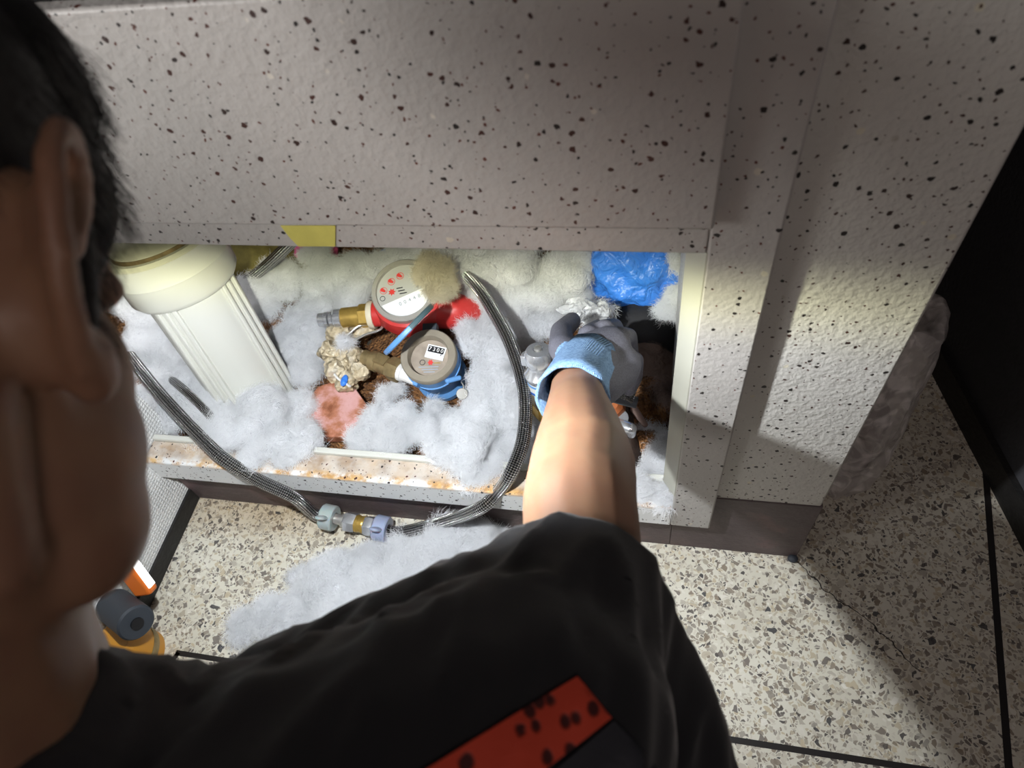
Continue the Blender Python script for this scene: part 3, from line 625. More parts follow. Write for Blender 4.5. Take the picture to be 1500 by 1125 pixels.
# black pipe foam, blue bag, clear film
o = MB().tube(spline([(-0.0936,0.6771,0.1700), (-0.0606,0.6870,0.1800), (-0.0095,0.6962,0.1850), (0.0421,0.6829,0.1750), (0.0829,0.6513,0.1650)], 8), .034, 24).obj('pipe_foam', 'rubber_black'); o['label'] = 'thick black foam pipe sleeve in front of the blue bag'; o['category'] = 'pipe sleeve'
lump('blue_plastic_bag', 'blue_bag', [((-0.0089,0.7700,0.2200), (.10, .07, .09)), ((0.0234,0.7783,0.1900), (.08, .06, .06)), ((-0.0513,0.7809,0.2000), (.07, .05, .07))], 'shiny blue plastic bag stuffed in the back right corner', 'bag', amp=.3, freq=14, sub=5, seed=4)
lump('blue_plastic_bag', 'blue_bag', [((-0.4385,0.8448,0.1600), (.06, .03, .04))], 'dark blue plastic showing behind the red meter', 'bag', amp=.3, freq=14, sub=4, seed=14)
lump('clear_plastic_wrap', 'shiny_film', [((-0.1058,0.6416,0.2700), (.022, .016, .014)), ((-0.0721,0.6481,0.2600), (.012, .018, .014)), ((-0.0738,0.6227,0.2600), (.012, .014, .010))], 'glinting clear plastic wrap just above the glove', 'plastic wrap', amp=.5, freq=60, sub=4, seed=6, sharp=20)

# ------------------------------------------------------------------ wadding
def wadding(name, label, blobs, fibres, mat='wool', seed=0, length=.019, amp=.36):
    fibres = int(fibres * 3.4); rs = random.Random(seed)
    blobs = [((c[0] + rs.uniform(-.006, .006), c[1] + rs.uniform(-.006, .006), c[2] + rs.uniform(-.020, .020) * (r[2] / .03)), tuple(x * q for x in r)) for c, r in blobs for q in (rs.uniform(.78, 1.0),)]
    tufts = []
    for c, r in blobs:
        tufts.append((c, (r[0] * .78, r[1] * .78, r[2] * .70)))
        for q in range(max(2, int(3.4 * r[0] / .03))):
            a_ = rs.uniform(0, 2 * math.pi); e_ = rs.uniform(.15, .95); k_ = rs.uniform(.44, .68)
            ce = math.sqrt(1 - e_ * e_)
            tufts.append(((c[0] + r[0] * .72 * ce * math.cos(a_), c[1] + r[1] * .72 * ce * math.sin(a_), c[2] + r[2] * .80 * e_), (r[0] * k_ * rs.uniform(.8, 1.35), r[0] * k_ * rs.uniform(.8, 1.35), r[0] * k_ * rs.uniform(.6, .9))))
    blobs = tufts
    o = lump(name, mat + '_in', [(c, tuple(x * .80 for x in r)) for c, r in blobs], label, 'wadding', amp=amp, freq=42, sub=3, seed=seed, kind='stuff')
    rng = np.random.default_rng(seed + 5)
    C = np.array([c for c, r in blobs]); Rd = np.array([r for c, r in blobs])
    w_ = (Rd[:, 0] * Rd[:, 1] + Rd[:, 0] * Rd[:, 2]); w_ /= w_.sum()
    idx = rng.choice(len(blobs), fibres, p=w_)
    d = rng.normal(size=(fibres, 3)); d /= np.linalg.norm(d, axis=1)[:, None]; d[:, 2] = np.where(d[:, 2] < -.3, -d[:, 2], d[:, 2])
    rad = .76 + .34 * rng.random(fibres) ** 1.5
    P = C[idx] + d * Rd[idx] * rad[:, None]
    # local swirl so that neighbouring fibres form tufts
    ph = rng.normal(size=(3, 3)) * 34
    sw = np.stack([np.sin(P @ ph[0] + 1), np.sin(P @ ph[1] + 2.2), np.sin(P @ ph[2] + 4.1)], 1)
    ax = rng.normal(size=(len(blobs), 3)); ax /= np.linalg.norm(ax, axis=1)[:, None]
    D = np.cross(d, ax[idx]) * 1.3 + .5 * np.cross(d, sw) + .45 * rng.normal(size=(fibres, 3)) + .02 * d
    D /= np.linalg.norm(D, axis=1)[:, None]
    n = 6; L = np.minimum(length, .006 + Rd[idx, 0] * 1.1) * (.5 + rng.random(fibres)); pts = np.zeros((fibres, n, 3)); cur = P.copy()
    for k in range(n):
        pts[:, k] = cur; D += .5 * rng.normal(size=(fibres, 3)); D -= d * (.7 * (D * d).sum(1))[:, None]; D /= np.linalg.norm(D, axis=1)[:, None]
        cur = cur + D * (L / (n - 1))[:, None]
    hc = bpy.data.hair_curves.new('fibre'); hc.add_curves([n] * fibres)
    hc.attributes['position'].data.foreach_set('vector', pts.astype(np.float32).ravel())
    ra = hc.attributes.new('radius', 'FLOAT', 'POINT') if 'radius' not in hc.attributes else hc.attributes['radius']
    prof = np.array([.6, 1, 1, .9, .7, .3]); rr = np.where(rng.random(fibres) < .12, .00018 + .00010 * rng.random(fibres), .00009 + .00007 * rng.random(fibres))[:, None] * prof[None]
    ra.data.foreach_set('value', rr.astype(np.float32).ravel())
    hc.materials.append(M[mat]); f = bpy.data.objects.new('fibre', hc); COL.objects.link(f); f.parent = o; f['kind'] = 'stuff'
    return o
def B(c, r, fx=1.0, fz=.7): return (c, (r * fx, r * .95, r * fz))
wadding('wadding', 'white wadding heaped in the hatch corner behind and right of filter', [
    B((-0.6626,0.7675,0.1900), .035), B((-0.6932,0.7473,0.1700), .035), B((-0.6341,0.7496,0.1700), .035), B((-0.6705,0.7176,0.1500), .035), B((-0.6146,0.7201,0.1500), .04), B((-0.5891,0.7595,0.1700), .04), B((-0.5754,0.7966,0.1700), .04),
    B((-0.5342,0.8030,0.1700), .035), B((-0.5380,0.7627,0.1600), .04), B((-0.5049,0.7708,0.1700), .03), B((-0.5871,0.6754,0.1400), .04), B((-0.6031,0.6374,0.1300), .04), B((-0.5595,0.6400,0.1300), .035), B((-0.5607,0.5967,0.1300), .03), B((-0.6395,0.6654,0.1300), .035), B((-0.5608,0.7226,0.1500), .03), B((-0.5932,0.8133,0.1800), .03), B((-0.4696,0.8017,0.1900), .03)],
    34000, seed=1)
wadding('wadding', 'white wadding spilling over the sill around the filter foot', [
    B((-0.6531,0.5089,0.1650), .045), B((-0.5987,0.5220,0.1650), .04), B((-0.5603,0.5284,0.1500), .035), B((-0.6674,0.4820,0.1450), .035), B((-0.7404,0.5017,0.1500), .034), B((-0.8190,0.5161,0.1500), .032), B((-0.7698,0.4790,0.1450), .028), B((-0.8011,0.4771,0.1400), .03), B((-0.6838,0.4548,0.1500), .028), B((-0.6960,0.5077,0.1500), .03), B((-0.7772,0.5362,0.1550), .034), B((-0.7396,0.5424,0.1500), .03), B((-0.8310,0.5713,0.1600), .04), B((-0.6264,0.4627,0.1550), .04), B((-0.5757,0.4761,0.1500), .04),
    B((-0.5759,0.4368,0.1650), .03), B((-0.5280,0.4379,0.1600), .03), B((-0.4981,0.4522,0.1500), .03), B((-0.8311,0.6225,0.1700), .05), B((-0.8058,0.5877,0.1500), .045), B((-0.8400,0.6503,0.2000), .05)],
    40000, seed=2)
wadding('wadding', 'white wadding between blue meter, sill and hanging hose', [
    B((-0.4050,0.5085,0.1300), .035), B((-0.3502,0.5006,0.1400), .035), B((-0.3181,0.5210,0.1350), .028), B((-0.2928,0.4902,0.1450), .035), B((-0.2528,0.4789,0.1500), .038), B((-0.3760,0.4743,0.1400), .03), B((-0.4171,0.4649,0.1400), .028), B((-0.2514,0.4329,0.1620), .028), B((-0.2869,0.4502,0.1550), .03), B((-0.2265,0.4308,0.1600), .028), B((-0.2105,0.4711,0.1500), .03),
    B((-0.2660,0.6470,0.1700), .034), B((-0.2469,0.6050,0.1650), .036), B((-0.2995,0.6790,0.1750), .026), B((-0.2401,0.5577,0.1600), .04), B((-0.2454,0.5209,0.1500), .035), B((-0.2124,0.5115,0.1500), .035), B((-0.2909,0.7173,0.1700), .035), B((-0.2568,0.6706,0.1500), .035), B((-0.2322,0.6177,0.1400), .04), B((-0.1818,0.5383,0.1400), .035), B((-0.1750,0.4685,0.1500), .03), B((-0.1513,0.5049,0.1400), .03), B((-0.4111,0.5559,0.1350), (.022)), B((-0.3938,0.5770,0.1350), .014), B((-0.4876,0.6281,0.1780), .014), B((-0.2395,0.4123,0.1500), .013, 1, .4)],
    44000, seed=3)
wadding('wadding', 'thick white wadding hanging under the rail along the hatch top', [
    B((-0.3866,0.7739,0.2200), .045), B((-0.3322,0.7677,0.2200), .05), B((-0.2807,0.7692,0.2200), .05), B((-0.2280,0.7586,0.2200), .05), B((-0.1716,0.7500,0.2200), .05), B((-0.1278,0.7442,0.2200), .045), B((-0.0981,0.7672,0.2200), .04), B((-0.2635,0.7510,0.2000), .04), B((-0.2050,0.7382,0.2000), .04), B((-0.1584,0.7182,0.2000), .035), B((-0.1308,0.7123,0.2000), .03), B((-0.4374,0.8090,0.2000), .035), B((-0.2171,0.7207,0.1700), .03), B((-0.1687,0.6941,0.1700), .03), B((-0.2032,0.6877,0.1500), .035), B((-0.2377,0.7421,0.1700), .035), B((-0.0756,0.6632,0.2500), .018), B((-0.0830,0.6371,0.2500), .016), B((-0.3401,0.7705,0.2400), .04), B((-0.2167,0.7738,0.2400), .04), B((-0.2806,0.7664,0.2500), .04)],
    44000, seed=4)
wadding('wadding', 'cream wadding tuft lying across the red meter dial', [B((-0.3541,0.7163,0.2620), .022), B((-0.3303,0.6996,0.2620), .024), B((-0.3269,0.6780,0.2550), .015), B((-0.3192,0.6872,0.2500), .018)], 9000, 'wool_cream', seed=6, length=.02)
wadding('wadding', 'white wadding in the hatch bottom right corner on the sill', [B((0.0103,0.4632,0.1400), .03), B((-0.0004,0.4309,0.1500), .025), B((0.0221,0.4969,0.1400), .03), B((0.0328,0.4340,0.1500), .024), B((0.0183,0.4101,0.1550), .015), B((0.0057,0.5125,0.1300), .02), B((0.0351,0.4655,0.1400), .025)], 14000, seed=7)
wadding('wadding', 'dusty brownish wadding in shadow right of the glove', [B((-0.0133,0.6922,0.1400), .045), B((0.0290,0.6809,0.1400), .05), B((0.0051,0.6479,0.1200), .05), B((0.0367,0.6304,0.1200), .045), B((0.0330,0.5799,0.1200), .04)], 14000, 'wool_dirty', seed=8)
wadding('wadding', 'wisps of white wadding caught on the blue bag', [B((0.0351,0.7458,0.2600), .03), B((0.0324,0.7034,0.2400), .03), B((0.0143,0.6939,0.2200), .02)], 6000, seed=9)
wadding('wadding', 'white wadding heap on the terrazzo in front of the cabinet', [
    B((-0.3853,0.3212,0.0200), .045, 1, .8), B((-0.3446,0.3552,0.0200), .04, 1, .8), B((-0.2942,0.3751,0.0200), .04, 1, .7), B((-0.4348,0.2836,0.0200), .045, 1, .8), B((-0.4822,0.2536,0.0150), .040, 1, .6), B((-0.5347,0.2256,0.0120), .036, 1, .4), B((-0.3352,0.3074,0.0300), .05, 1, .8), B((-0.3841,0.2708,0.0300), .05, 1, .8), B((-0.4467,0.2361,0.0200), .05, 1, .6),
    B((-0.2307,0.3785,0.0150), .026, 1, .6), B((-0.3129,0.3764,0.0120), .022, 1, .6), B((-0.2482,0.3401,0.0250), .05, 1, .8), B((-0.2806,0.2949,0.0250), .06, 1, .7), B((-0.5166,0.2943,0.0080), .018, 1, .4), B((-0.4351,0.3295,0.0120), .028, 1, .6), B((-0.5749,0.2086,0.0080), .03, 1, .25), B((-0.2078,0.3989,0.0120), .018, 1, .5), B((-0.3023,0.3303,0.0350), .035, 1, .8), B((-0.3489,0.2835,0.0350), .035, 1, .8), B((-0.4998,0.2070,0.0120), .04, 1, .35)],
    46000, seed=10, length=.024)

# ------------------------------------------------------------------ clear bag of rubbish in the gap on the right
def bag(name, rings, mat, label):
    vs = []; fs = []; n = 44; rs = []
    cs = spline([r[0] for r in rings], 5); rr = spline([(r[1], r[2], 0) for r in rings], 5)
    for i, (c, r) in enumerate(zip(cs, rr)):
        for k in range(n):
            a = 2 * math.pi * k / n; q = Vector((r.x * math.cos(a), r.y * math.sin(a), 0))
            f = 1 + .14 * noise.noise(Vector((math.cos(a) * 2.2, math.sin(a) * 2.2, c.z * 18))) + .07 * noise.noise(Vector((math.cos(a) * 6, math.sin(a) * 6, c.z * 30)))
            vs.append(c + q * f + Vector((0, 0, .006 * noise.noise(Vector((math.cos(a) * 3, math.sin(a) * 3, c.z * 40))))))
    for i in range(len(cs) - 1):
        for k in range(n): k2 = (k+1) % n; fs.append((i*n+k, i*n+k2, (i+1)*n+k2, (i+1)*n+k))
    fs.append(tuple(range(n-1, -1, -1)))
    o = MB().add(vs, fs).obj(name, mat, sharp=50); o['label'] = label; o['category'] = 'bag'; return o
bg = bag('plastic_bag', [((.285, .56, .003), .030, .045), ((.288, .575, .03), .055, .06), ((.296, .60, .10), .062, .066), ((.302, .625, .18), .060, .064), ((.306, .645, .235), .064, .06), ((.306, .655, .262), .070, .060), ((.304, .660, .276), .060, .050), ((.302, .660, .262), .048, .04), ((.302, .658, .23), .035, .03)],
   'clear_film', 'crumpled clear plastic bag of rubbish standing behind the pier')
lump('rubbish', 'rubbish', [((.287, .575, .045), (.036, .042, .035)), ((.295, .60, .10), (.042, .045, .045)), ((.300, .62, .16), (.036, .036, .035))], None, None, bg, amp=.35, freq=24, seed=12)
o = lump('black_pebble', 'dark_grey', [((0.2133,0.4120,0.0050), (.0075, .0065, .005))], 'small black pebble on terrazzo at the pier corner', 'pebble', amp=.15, sub=3)

# ------------------------------------------------------------------ work light at the left
wl = thing('work_light', 'orange and amber work light with lit white lens on the left floor', 'work light')
part(MB().lathe([(.0001, 0), (.034, 0), (.038, .004), (.038, .05), (.034, .075), (.030, .085), (.0001, .085)], 32, Matrix.Translation((-.724, .150, 0)) @ Matrix.Diagonal((.84, 1.1, 1, 1))), 'base', 'amber', wl)
part(MB().lathe([(.0001, .020), (.0388, .020), (.0393, .024), (.0393, .030), (.0388, .034), (.0001, .034)], 32, Matrix.Translation((-.724, .150, 0)) @ Matrix.Diagonal((.84, 1.1, 1, 1))), 'grip_band', 'old_brass', wl, label='dark ribbed grip band')
pm = axis_m((-.738, .200, .098), (-.672, .176, .122))
hg = part(MB().lathe([(.0001, 0), (.022, 0), (.0245, .003), (.0245, .074), (.022, .077), (.0001, .077)], 32, pm), 'pivot', 'dark_grey', wl)
part(MB().lathe([(.0001, .0765), (.0085, .0765), (.0085, .0800), (.0001, .0800)], 20, pm), 'pivot_bolt', 'ink', hg)
mp = Matrix.Translation((-.682, .222, .108)) @ Matrix.Rotation(math.radians(-28), 4, 'X') @ Matrix.Rotation(math.radians(-20), 4, 'Y')
hd = part(MB().box((-.022, -.009, 0), (.010, .009, .105), mp), 'lamp_head', 'orange', wl, bevel=.005)
part(MB().box((.0095, -.006, .010), (.0125, .006, .098), mp), 'lens', 'lens', hd, bevel=.001, label='glowing white lens')

# ------------------------------------------------------------------ person
def realize(o, keep=None):
    bpy.context.view_layer.update()
    me = bpy.data.meshes.new_from_object(o.evaluated_get(bpy.context.evaluated_depsgraph_get())); o.modifiers.clear(); o.data = me
    me.polygons.foreach_set('use_smooth', [True] * len(me.polygons)); return o
def fuse(b, name, mat, parent=None, voxel=.004, smooth=6, fac=.5):
    o = b.obj(name, mat, parent, sharp=180)
    r = o.modifiers.new('r', 'REMESH'); r.mode = 'VOXEL'; r.voxel_size = voxel
    q = o.modifiers.new('s', 'SMOOTH'); q.factor = fac; q.iterations = smooth
    return realize(o)
def unit(v): return Vector(v).normalized()
HS = .947
HF = unit((-0.1743, 0.4461, -0.8779)); HU = Vector((-0.2382, 0.8459, 0.4772)); HU = (HU - HF * HU.dot(HF)).normalized(); HR = HF.cross(HU)
HO = Vector((-0.2564, 0.1010, 0.8649))
HM = Matrix(((HR.x*HS, HF.x*HS, HU.x*HS, HO.x), (HR.y*HS, HF.y*HS, HU.y*HS, HO.y), (HR.z*HS, HF.z*HS, HU.z*HS, HO.z), (0, 0, 0, 1)))
def h(x, y, z): return HM @ Vector((x, y, z))
H3 = HM.to_3x3().to_4x4()
NECK = Vector((-0.2639,0.0112,0.7485)); SH = Vector((-0.0614,0.0520,0.5896)); EL = Vector((-.046, .215, .548))
WR = Vector((-0.0793,0.4303,0.3945)); SHL = Vector((-.33, -.15, .90)); HIP = Vector((-.45, -.46, .40))
b = MB()
def E(c, r): b.ell(h(*c), r, H3, 28, 18)
E((0, -.012, .045), (.075, .096, .089)); E((0, .050, .055), (.066, .050, .062)); E((0, .045, -.02), (.073, .052, .056)); E((0, .056, -.060), (.060, .044, .048)); E((0, -.02, -.01), (.072, .075, .06))
for sx in (1, -1):
    b.chain([h(.058*sx, .010, -.035), h(.054*sx, .022, -.066), h(.036*sx, .062, -.088), h(.012*sx, .090, -.096)], [.016, .018, .017, .016])
    E((.054*sx, .036, -.048), (.025, .036, .036)); E((.050*sx, .044, -.074), (.024, .034, .034)); b.cap(h(.012*sx, .092, .030), h(.045*sx, .082, .028), .011, .010)
    b.cap(h(.007*sx, .099, -.062), h(.018*sx, .093, -.063), .008, .006)
    # ear: helix rim, antihelix, concha plate, lobe, tragus
    ex = [(.079, .008, .014), (.088, .002, .034), (.098, -.020, .042), (.103, -.036, .027), (.103, -.036, .004), (.099, -.027, -.016), (.093, -.012, -.032)]
    b.chain([h(x*sx, y, z) for x, y, z in spline(ex, 3)], [.0050] * 19, n=10)
    b.chain([h(x*sx, y, z) for x, y, z in ((.091, -.006, -.026), (.089, -.001, -.034))], [.0085, .0080], n=12)
    b.chain([h(x*sx, y, z) for x, y, z in ((.082, -.010, .020), (.094, -.025, .020), (.094, -.025, .0), (.087, -.013, -.018))], [.006, .006, .006, .006], n=10)
    b.chain([h(x*sx, y, z) for x, y, z in ((.078, -.012, .024), (.078, -.014, -.012), (.080, -.005, -.026))], [.011, .011, .009], n=10)
    b.cap(h(.075*sx, .008, -.008), h(.082*sx, .004, -.011), .006, .0045)
b.chain([h(0, .096, .022), h(0, .098, -.004), h(0, .103, -.020)], [.009, .010, .012]); b.cap(h(.010, .095, -.024), h(-.010, .095, -.024), .009, .009); b.cap(h(.012, .098, -.053), h(-.012, .098, -.053), .007, .007)
nk = h(0, -.030, -.03)
b.cap(nk, NECK, .060, .058); b.cap(h(0, .02, -.06), NECK + HF * .03, .045, .045)
b.chain([h(.060, -.022, -.03), h(.050, .0, -.085), NECK + HF * .060 + HR * .022], [.014, .014, .012])
TRA, TRB = Vector((-0.2619,-0.0108,0.7202)), Vector((-0.2090,-0.0093,0.6209))
b.cap(NECK, TRA, .055, .040); b.cap(TRA, TRB, .038, .045); b.cap(TRB, (-0.1418,0.0307,0.5572), .045, .055); b.cap((-0.1418,0.0307,0.5572), SH, .055, .056); b.cap(TRA, SHL, .04, .066); b.cap(TRA, Vector((-.30, -.16, .66)), .04, .115); b.cap(Vector((-.28, -.12, .68)), HIP, .115, .12); b.cap(SH, Vector((-.28, -.14, .64)), .058, .105)
b.chain([SH, (-0.0353,0.1487,0.5565), EL], [.054, .0400, .0415]); 
arm = [EL, (-0.0503,0.2626,0.5144), (-0.0598,0.3184,0.4744), (-0.0709,0.3767,0.4301), WR]
b.chain(arm, [.0415, .0425, .0365, .0300, .0265])
def hand(b, g=0.0):
    b.cap((-0.0746,0.4020,0.4112), WR, .0275 + g, .0270 + g); b.cap(WR, (-0.0684,0.4695,0.3691), .026 + g, .029 + g)
    b.cap((-0.0744,0.4812,0.3662), (-0.0516,0.5074,0.3538), .026 + g, .024 + g); b.cap((-0.0633,0.4620,0.3626), (-0.0378,0.4930,0.3404), .026 + g, .023 + g); b.cap((-0.0572,0.4461,0.3626), (-0.0373,0.4864,0.3357), .022 + g, .020 + g)
    fingers = (([(-0.0771,0.5218,0.3576), (-0.0720,0.5755,0.3062), (-0.0583,0.5827,0.2579), (-0.0526,0.5561,0.2505)], (.0110, .0098, .0088, .0078)),
               ([(-0.0589,0.5367,0.3510), (-0.0532,0.5933,0.2890), (-0.0426,0.5941,0.2370), (-0.0410,0.5588,0.2371)], (.0112, .0100, .0090, .0080)),
               ([(-0.0406,0.5329,0.3438), (-0.0334,0.5795,0.2870), (-0.0295,0.5799,0.2364), (-0.0328,0.5457,0.2384)], (.0108, .0096, .0086, .0076)),
               ([(-0.0307,0.5071,0.3359), (-0.0222,0.5375,0.2925), (-0.0217,0.5385,0.2557), (-0.0276,0.5183,0.2556)], (.0098, .0086, .0076, .0068)))
    for p, r in fingers: b.chain(p, [x + g for x in r], n=12)
    b.chain([(-0.0873,0.4634,0.3820), (-0.1049,0.4923,0.3690), (-0.1135,0.5396,0.3414), (-0.1057,0.5788,0.3168)], [.0165 + g, .0135 + g, .0110 + g, .0090 + g], n=12)
hand(b)
LK, RK = Vector((-.50, -.12, .065)), Vector((-.28, -.16, .065))
b.chain([HIP + Vector((-.08, 0, -.02)), LK], [.09, .06]); b.chain([HIP + Vector((.08, 0, -.02)), RK], [.09, .06])
for K, fx in ((LK, -.50), (RK, -.28)): b.chain([K, (fx, -.56, .06)], [.058, .042]); b.chain([(fx, -.56, .06), (fx, -.62, .035)], [.04, .032])
b.chain([SHL, (-.56, -.20, .70), (-.52, -.10, .50)], [.055, .045, .035]); b.ell((-.52, -.08, .455), (.035, .03, .045))
person = fuse(b, 'person', 'skin', voxel=.0034, smooth=7)
person['label'] = 'person in black T-shirt with blue-grey glove reaching right arm into the hatch'; person['category'] = 'person'
for sx in (1, -1):
    MB().ell(h(.032*sx, .086, .012), (.012,) * 3).obj('eye', 'white_plastic', person)
# hair
b = MB()
b.ell(h(0, -.014, .054), (.080, .101, .092), H3, 40, 26); b.ell(h(0, .048, .058), (.0695, .054, .066), H3, 36, 22); b.ell(h(0, .03, .105), (.068, .075, .055), H3, 36, 22)
b.cap(h(.066, .022, .030), h(.0705, .022, -.006), .012, .008); b.cap(h(-.066, .022, .030), h(-.0705, .022, -.006), .012, .008)
hair = fuse(b, 'hair', 'hair', person, voxel=.004, smooth=2)
import bmesh
bm = bmesh.new(); bm.from_mesh(hair.data); hi = HM.inverted()
def keep(v):
    p = hi @ v; ax = abs(p.x)
    if ax > .046 and p.y > .0: line = -.016 if p.y < .040 else (.004 + max(0, p.y - .052) * 3.0)          # temple and sideburn
    elif p.y > .0: line = .058
    else: line = -.002 - max(0, -.04 - p.y) * .9
    return p.z > line
bmesh.ops.delete(bm, geom=[v for v in bm.verts if not keep(v.co)], context='VERTS'); bm.to_mesh(hair.data); bm.free()
def fibres(o, count, length, radius, mat, parent, down, seed, spread=.6):
    rng = np.random.default_rng(seed); me = o.data; me.calc_loop_triangles()
    vc = np.zeros(len(me.vertices) * 3); me.vertices.foreach_get('co', vc); vc = vc.reshape(-1, 3)
    nn = np.zeros(len(me.vertices) * 3); me.vertices.foreach_get('normal', nn); nn = nn.reshape(-1, 3)
    tr = np.zeros(len(me.loop_triangles) * 3, dtype=np.int32); me.loop_triangles.foreach_get('vertices', tr); tr = tr.reshape(-1, 3)
    i = rng.choice(len(tr), count); w_ = rng.dirichlet((1, 1, 1), count)[:, :, None]
    P = (vc[tr[i]] * w_).sum(1); Nn = (nn[tr[i]] * w_).sum(1); D = Nn * .5 + np.array(down)[None] + spread * rng.normal(size=P.shape) * .5; n = 5; pts = np.zeros((count, n, 3)); cur = P - Nn * .002
    for k in range(n):
        pts[:, k] = cur; D /= np.linalg.norm(D, axis=1)[:, None]; cur = cur + D * (length * (.6 + .8 * rng.random((count, 1))) / (n - 1)); D = D + np.array(down)[None] * .35
    hc = bpy.data.hair_curves.new('strand'); hc.add_curves([n] * count); hc.attributes['position'].data.foreach_set('vector', pts.astype(np.float32).ravel())
    ra = hc.attributes['radius'] if 'radius' in hc.attributes else hc.attributes.new('radius', 'FLOAT', 'POINT')
    ra.data.foreach_set('value', np.full(count * n, radius, dtype=np.float32)); hc.materials.append(M[mat])
    f = bpy.data.objects.new('strand', hc); COL.objects.link(f); f.parent = parent; f['kind'] = 'stuff'; return f
fibres(hair, 14000, .016, .00007, 'hair', hair, tuple(HF * .5 - HU * .8), 3)
# shirt
b = MB()
b.cap(TRA, TRB, .052, .060); b.chain([TRB, (-0.1887,0.0214,0.5623), (-0.0983,0.0820,0.5571), (-0.0523,0.1338,0.5504)], [.060, .068, .068, .052]); b.cap((-0.1887,0.0214,0.5623), SH, .068, .072); b.cap(TRA, SHL, .052, .080); b.cap(TRA, Vector((-.30, -.16, .66)), .052, .145)
b.cap(Vector((-.28, -.12, .68)), HIP + Vector((.01, .05, .03)), .150, .158); b.cap(SH, Vector((-.28, -.14, .64)), .082, .13)
HEM = Vector((-0.0362,0.1628,0.5479)); HN = ((EL - SH).normalized() * .35 + (WR - EL).normalized() * .85 + Vector((.24, .04, -.03))).normalized(); HEM = HEM - HN * .010; AX = (EL - SH).normalized()
b.chain([SH, SH.lerp(HEM, .6), HEM + HN * .03], [.072, .058, .0475]); b.cap((-.012, .028, .470), HEM + HN * .03, .086, .047); b.cap((-.02, .0, .470), (-.25, -.12, .56), .085, .14)
b.chain([SHL, (-.50, -.18, .755)], [.078, .066])
shirt = fuse(b, 'shirt', 'shirt', person, voxel=.006, smooth=8)
bm = bmesh.new(); bm.from_mesh(shirt.data)
def cut(bm, co, no, near):
    g = [f for f in bm.faces if (f.calc_center_median() - co).length < near]; es = {e for f in g for e in f.edges}; vs = {v for f in g for v in f.verts}
    r = bmesh.ops.bisect_plane(bm, geom=list(vs) + list(es) + g, plane_co=co, plane_no=no)
    bmesh.ops.delete(bm, geom=[v for v in bm.verts if (v.co - co).length < near and (v.co - co).dot(no) > 1e-5], context='VERTS')
cut(bm, HEM, HN, .12)
nd = (h(0, -.02, -.03) - NECK).normalized(); cut(bm, TRA + nd * .045, nd, .08)
bm.normal_update()
t1 = AX; t2 = Vector((0, 0, 1))
for v in bm.verts:
    p = v.co; u = (p - HEM).dot(AX); side = p - AX * p.dot(AX)
    q = side * 26 + AX * (u * 5)
    w1 = 1 - abs(noise.noise(q + Vector((2, 1, 0)))) * 2; w2 = 1 - abs(noise.noise(side * 48 + AX * (u * 9))) * 2
    v.co = p + v.normal * (.0060 * w1 * abs(w1) + .0025 * w2)
bm.to_mesh(shirt.data); bm.free()
so = shirt.modifiers.new('thick', 'SOLIDIFY'); so.thickness = .0022; so.offset = 1
# trim panels on the shoulder of the shirt
tree = BVHTree.FromPolygons([v.co for v in shirt.data.vertices], [p.vertices for p in shirt.data.polygons])
PD = (Vector((-0.0614,0.0799,0.4467)) - Vector((-0.0368,0.0480,0.6680))).normalized()
def panel(name, mat, corners, nx, ny, lift, label):
    A, B2, C2, D2 = [Vector(c) for c in corners]; vs = []; fs = []
    for k in (0, 1):
        for j in range(ny):
            for i in range(nx):
                u, w_ = i / (nx - 1), j / (ny - 1); p = A.lerp(B2, u).lerp(D2.lerp(C2, u), w_); c, nr, _, _ = tree.ray_cast(p - PD * .1, PD); vs.append(c - PD * (.0030 + lift * k))
    g = nx * ny
    for j in range(ny - 1):
        for i in range(nx - 1):
            q = (j*nx+i, j*nx+i+1, (j+1)*nx+i+1, (j+1)*nx+i); fs.append(tuple(g + x for x in q)); fs.append(q[::-1])
    rim = [i for i in range(nx)] + [j*nx + nx-1 for j in range(1, ny)] + [(ny-1)*nx + i for i in range(nx-2, -1, -1)] + [j*nx for j in range(ny-2, 0, -1)]
    for k in range(len(rim)): a_, b__ = rim[k], rim[(k+1) % len(rim)]; fs.append((a_, b__, g + b__, g + a_))
    return part(MB().add(vs, fs), name, mat, person if shirt is None else shirt, sharp=60, label=label)
panel('shoulder_trim', 'red_mesh', ((-0.1004,0.0188,0.6386), (-0.0265,0.0725,0.6575), (-0.0104,0.0593,0.6444), (-0.0503,0.0270,0.6319)), 26, 10, .0016, 'red perforated mesh band')
panel('shoulder_patch', 'grey_panel', ((-0.0456,0.0277,0.6312), (-0.0094,0.0584,0.6436), (0.0202,0.0385,0.6225), (-0.0056,0.0211,0.6168)), 14, 12, .0012, 'dark grey panel beside the red band')
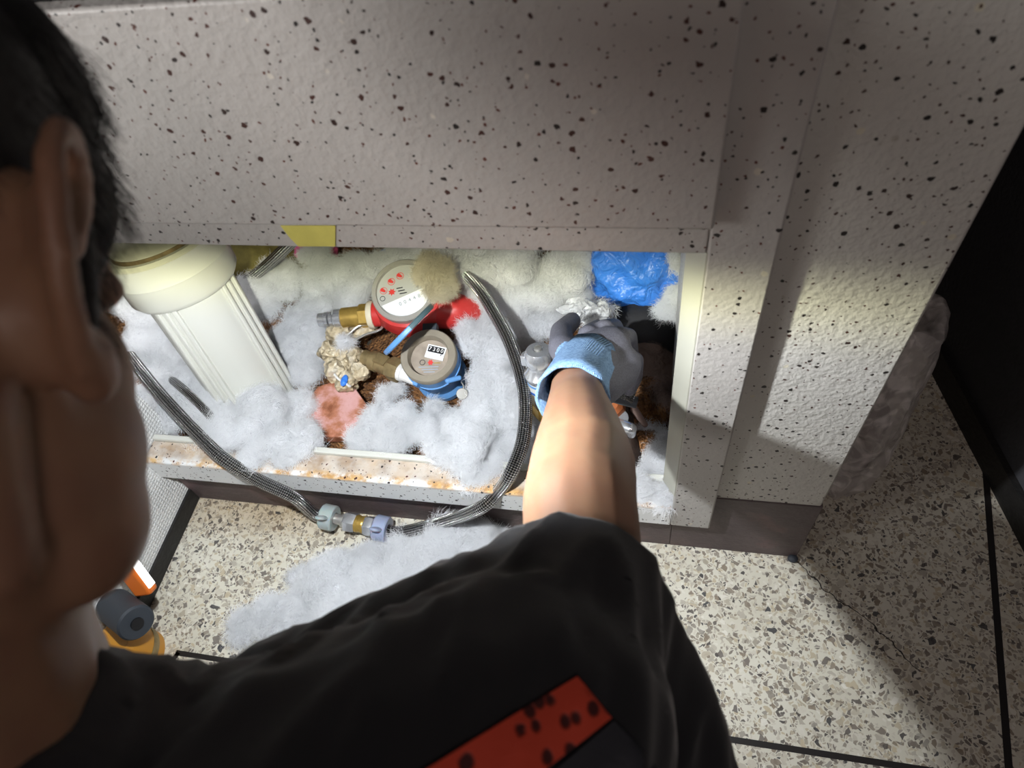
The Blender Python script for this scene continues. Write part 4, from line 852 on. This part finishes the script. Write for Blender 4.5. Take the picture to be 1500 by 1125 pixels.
# glove
b = MB(); hand(b, .0030)
glove = fuse(b, 'glove', 'coat', person, voxel=.0026, smooth=5)
bm = bmesh.new(); bm.from_mesh(glove.data); cc = Vector((-0.0746,0.4020,0.4112)); nd = (WR - cc).normalized(); cut(bm, cc + nd * .016, -nd, .06); bm.to_mesh(glove.data); bm.free()
glove.data.materials.append(M['knit']); back = Vector((-0.0809,0.4550,0.4120))
for p in glove.data.polygons:
    if (p.center - back).length < .040 and p.normal.dot((Vector((0, 0, 1)) - p.center).normalized()) > .25: p.material_index = 1
b = MB(); vs = []; fs = []; n = 40
cpts = [Vector((-0.0786,0.3897,0.4161)), Vector((-0.0787,0.4101,0.4053)), Vector((-0.0783,0.4389,0.3878)), Vector((-0.0749,0.4604,0.3769)), Vector((-0.0719,0.4796,0.3645))]; crr = [.0375, .0345, .0320, .0325, .0325]
axc = (cpts[-1] - cpts[0]).normalized(); e1 = axc.cross(Vector((0, 0, 1))).normalized(); e2 = e1.cross(axc)
for i, (c, r) in enumerate(zip(cpts, crr)):
    for k in range(n): a = 2 * math.pi * k / n; vs.append(c + (e1 * math.cos(a) + e2 * math.sin(a)) * (r + .0006 * math.sin(a * 10)))
for i in range(4):
    for k in range(n): k2 = (k+1) % n; fs.append((i*n+k, i*n+k2, (i+1)*n+k2, (i+1)*n+k))
cuff = MB().add(vs, fs).obj('cuff', 'knit', glove, sharp=80, label='blue knitted cuff'); so = cuff.modifiers.new('thick', 'SOLIDIFY'); so.thickness = .003; so.offset = 0
# trousers and shoes (kneeling, below the frame)
b = MB(); b.chain([HIP + Vector((-.08, 0, -.02)), LK], [.105, .074]); b.chain([HIP + Vector((.08, 0, -.02)), RK], [.105, .074]); b.cap(HIP + Vector((-.05, 0, .04)), HIP + Vector((.05, 0, .04)), .15, .15)
for K, fx in ((LK, -.50), (RK, -.28)): b.chain([K, (fx, -.53, .064)], [.0645, .056])
fuse(b, 'trousers', 'trousers', person, voxel=.009, smooth=4)
for fx in (-.50, -.28):
    b = MB(); b.cap((fx, -.57, .058), (fx, -.64, .045), .050, .045); b.cap((fx, -.57, .09), (fx, -.58, .05), .04, .045); fuse(b, 'shoe', 'shoe', person, voxel=.008, smooth=3)
